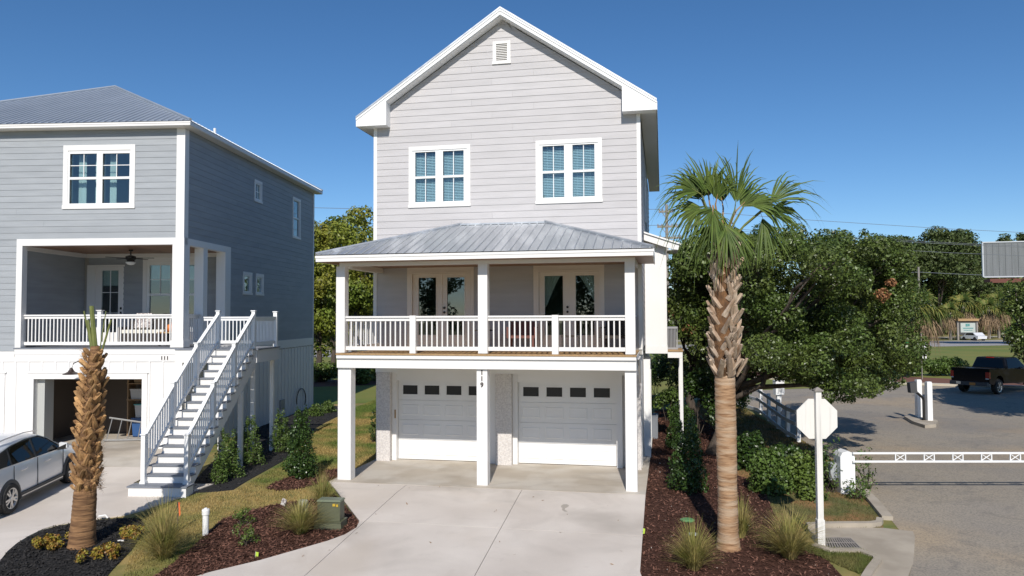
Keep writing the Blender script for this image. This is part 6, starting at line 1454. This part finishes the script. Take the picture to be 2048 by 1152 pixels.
farpalm(1927, 612, 128, 36, 'yellowing sabal palm standing behind the roadside sign')
farpalm(1977, 618, 130, 32, 'sabal palm just right of the roadside sign')
farpalm(1996, 606, 132, 32, 'sabal palm below the billboard')
farpalm(1900, 625, 126, 28, 'small sabal palm left of the roadside sign')
# ---- tree at the right frame edge and the one that shades the road
roundtree('roadside_tree', 'open dark tree at the right edge in front of the billboard', 2050, 545, 735, 46, 46, 26, 230, .17, 'oakleaf', None, .16, rr=.40)
cl = [(21 + 10 * RNG.random(), 24.5 + 7.5 * RNG.random(), 5.4 + 4.0 * RNG.random(), 1.25, 1.25, .9) for _ in range(80)]
tree('roadside_tree', 'leafy tree by the gate road whose branches shade the asphalt', (25.5, 28.0, -.06), [c for c in cl if (c[0] - 1.3) / c[1] > .69], .8, .17, 'oakleaf', .25, 3.2, limbs=8)
# ---- hedge along the far mulch
for k, x in enumerate((1690, 1740, 1785, 1830, 1868, 1905)):
    p = gp(x, 752); R = .85
    shrub('hedge_shrub', ['bright green hedge shrub hidden under the oak tip', 'bright green hedge shrub below the oak edge', 'hedge shrub third from the left along the far kerb', 'hedge shrub behind the card reader', 'low hedge shrub left of the pickup bed', 'hedge shrub touching the pickup tailgate'][k], (p.x, p.y, -.06), [(p.x + RNG.normal(0, .7), p.y + RNG.normal(0, .3), .35 + RNG.random() * .6, .5, .45, .38) for _ in range(8)], 260, .15, 'myrtle', 'hedge along the far kerb')

# ---- near shrubs
def at_g(px_, py_): p = gp(px_, py_); return p
def column(name, label, px_, py_, hpx, wpx, mm, size, per, group=None, cone=.75, asp=.3, n=26, spike=0):
    p = gp(px_, py_); k = p.y / FPX; H_, Wd_ = hpx * k, wpx * k / 2 * (1.28 if 'thicket' not in name else 1.05); cl = []
    for i in range(n):
        s = i / (n - 1); z = H_ * (.08 + .86 * s); w = Wd_ * (1 - cone * s ** 1.6); a = i * 2.4; r = max(.05, Wd_ * .42 * (1 - .55 * s)); d = max(0, w - r) * (.6 + .4 * RNG.random()); cl.append((p.x + cos(a) * d, p.y + sin(a) * d, p.z + z, r, r, r * 1.15))
    for i in range(spike): a = RNG.random() * 2 * pi; cl.append((p.x + cos(a) * Wd_ * .3, p.y + sin(a) * Wd_ * .3, p.z + H_ * (.85 + .2 * RNG.random()), .05, .05, .16))
    return shrub(name, label, (p.x, p.y, p.z), cl, per, size, mm, group, stems=9, asp=asp)
column('holly_bush', 'dense dark conical holly on its own mulch patch beside the porch post', 602, 957, 135, 62, 'hollyleaf', .055, 900, None, .62, spike=5)
for px_, py_, h, w, lab in ((455, 955, 85, 56, 'feathery bright green shrub nearest the stair foot'), (502, 930, 92, 48, 'feathery green shrub second along the blue house'), (562, 905, 78, 44, 'feathery green shrub third along the blue house'), (480, 925, 60, 40, 'small feathery shrub between the first two along the blue house'), (438, 966, 50, 36, 'low wispy shrub under the stair stringer')):
    column('wax_myrtle', lab, px_, py_, h, w, 'myrtle', .065, 430, 'feathery shrubs along the blue house', .55, .2, 16, 4)
column('holly_bush', 'tall dark columnar holly in the mulch beside the pale house driveway', 1375, 985, 145, 72, 'hollyleaf', .06, 800, None, .35, spike=4)
column('holly_bush', 'dark holly farther back along the pale house flank', 1365, 900, 90, 62, 'hollyleaf', .065, 700, None, .4, spike=3)
column('small_shrub', 'small green shrub at the carport pier on the lawn side', 748, 885, 70, 22, 'hollyleaf', .05, 800, None, .6, n=14)
for px_, py_, lab in ((630, 832, 'low light green plant in the black bed near the blue house corner'), (655, 825, 'low light green plant at the end of the black bed')):
    column('bed_plant', lab, px_, py_, 22, 34, 'myrtle', .07, 400, 'low plants in the side bed', .6, n=9)
for px_, py_, h, w, mm, lab in ((1540, 985, 84, 110, 'myrtle', 'sunlit bright green bush at the front of the thicket'), (1600, 980, 74, 84, 'midleaf', 'bright green bush left of the stop sign post'), (1500, 938, 72, 90, 'hollyleaf', 'dark bush behind the palm trunk in the thicket'), (1570, 935, 40, 100, 'hollyleaf', 'dark shaded bush in front of the white fence'), (1640, 968, 72, 64, 'hollyleaf', 'dark bush behind the stop sign post'), (1625, 1000, 40, 60, 'midleaf', 'low green plant at the foot of the thicket')):
    column('thicket_bush', lab, px_, py_, h, w, mm, .085, 420, 'thicket behind the stop sign', .45, n=22, asp=.32)
for px_, py_, h, w, lab in ((1662, 985, 110, 46, 'thin-stemmed bush left of the barrier housing'), (1728, 978, 85, 44, 'wispy bush right of the barrier housing'), (1712, 998, 40, 50, 'low weed at the foot of the barrier housing')):
    column('roadside_bush', lab, px_, py_, h, w, 'myrtle', .075, .3, 'wispy bushes round the barrier', .2, .22, 14)
# golden foliage plants in the black bed
for px_, py_, w, lab in ((95, 1098, 62, 'golden-leaved plant at the left of the black mulch island'), (265, 1078, 46, 'golden-leaved plant right of the cut palm'), (203, 1117, 70, 'golden-leaved plant in front of the cut palm')):
    p = gp(px_, py_); k = p.y / FPX; cl = [(p.x + RNG.normal(0, w * k * .26), p.y + RNG.normal(0, w * k * .2), p.z + .07 + RNG.random() * .14, .09, .09, .08) for _ in range(16)]
    shrub('golden_shrub', lab, tuple(p), cl, 1500, .05, 'crotonleaf', 'golden shrubs in the black mulch', 7, .32)
for px_, py_, lab in ((490, 1092, 'sparse leggy green plant in the brown mulch'), (480, 1052, 'thin wispy plant at the back of the brown mulch')):
    p = gp(px_, py_); shrub('sparse_plant', lab, tuple(p), [(p.x + RNG.normal(0, .12), p.y + RNG.normal(0, .1), p.z + .08 + RNG.random() * .28, .08, .08, .09) for _ in range(12)], .35, .05, 'midleaf', None, 9, .25)
# ---- ornamental grasses
def ograss(label, px_, py_, hpx, wpx, n, mm='ornagrass', wd=.0055):
    p = gp(px_, py_); k = p.y / FPX; H_, R_ = hpx * k, wpx * k / 2; t = thing('ornamental_grass', label, 'grass clump', tuple(p), 0, 'clumps of ornamental grass')
    a = RNG.random(n) * 2 * pi; out = R_ * 1.15 * RNG.random(n) ** .55; b0 = np.c_[np.cos(a) * .10 * RNG.random(n), np.sin(a) * .10 * RNG.random(n), np.full(n, -.01)]
    hh = H_ * (.40 + .62 * RNG.random(n)) * (1 - .25 * (out / R_) ** 2); d = np.c_[np.cos(a), np.sin(a), np.zeros(n)]; sd = np.c_[-np.sin(a), np.cos(a), np.zeros(n)]; V = []
    for t_, w_ in ((0, 1), (.35, .9), (.7, .65), (1, .08)):
        c = b0 + d * (out * t_ ** 1.7)[:, None] + np.c_[np.zeros((n, 2)), hh * (t_ - .30 * t_ ** 3 * (out / R_))]; V += [c - sd * wd * w_, c + sd * wd * w_]
    V = np.stack(V, 1).reshape(-1, 3); base = np.arange(n)[:, None] * 8; F_ = np.concatenate([base + np.array([[0, 1, 3, 2]]) + 2 * j for j in range(3)]); npmesh('blades', V, F_, M[mm], t); return t
ograss('large grass clump between the black and brown mulch', 327, 1118, 150, 150, 700)
ograss('straw-coloured grass clump in front of the green transformer box', 600, 1068, 95, 120, 700)
ograss('thin tall grass clump behind the green transformer box', 645, 1012, 95, 70, 320)
ograss('green grass clump at the front of the right mulch bed', 1388, 1140, 125, 120, 650)
ograss('wide straw grass clump left of the stop sign post', 1580, 1118, 130, 150, 800)
ograss('slim grass clump just behind the right palm trunk', 1482, 1075, 105, 70, 450)

# ---- pines on the other side of the street, seen mirrored in the door and window glass
for k, (x, y, h, r) in enumerate(((-20, -38, 17, 3.8), (-15.2, -41, 16, 3.6), (-10, -50, 17, 3.2), (-25, -43, 18, 3.8), (27, -44, 15, 3.4), (-34.5, -38, 14, 2.6))):
    cl = [(x + RNG.normal(0, r * .45), y + RNG.normal(0, r * .45), h * (.22 + .78 * RNG.random()), r * .42, r * .42, r * .34) for _ in range(48)]
    tree('street_pine', ['pine across the street mirrored in the curtained doors', 'pine across the street mirrored at the right of the curtained doors', 'pine across the street standing farthest back, east of the mirrored pair', 'tall pine across the street west of the mirrored pair', 'pine across the street toward the gate road', 'slim pine across the street mirrored in the left porch doors'][k], (x, y, g(x, y)), cl, .6, .5, 'pineleaf', .3, h * .8, 'pines across the street', limbs=5, asp=.22)
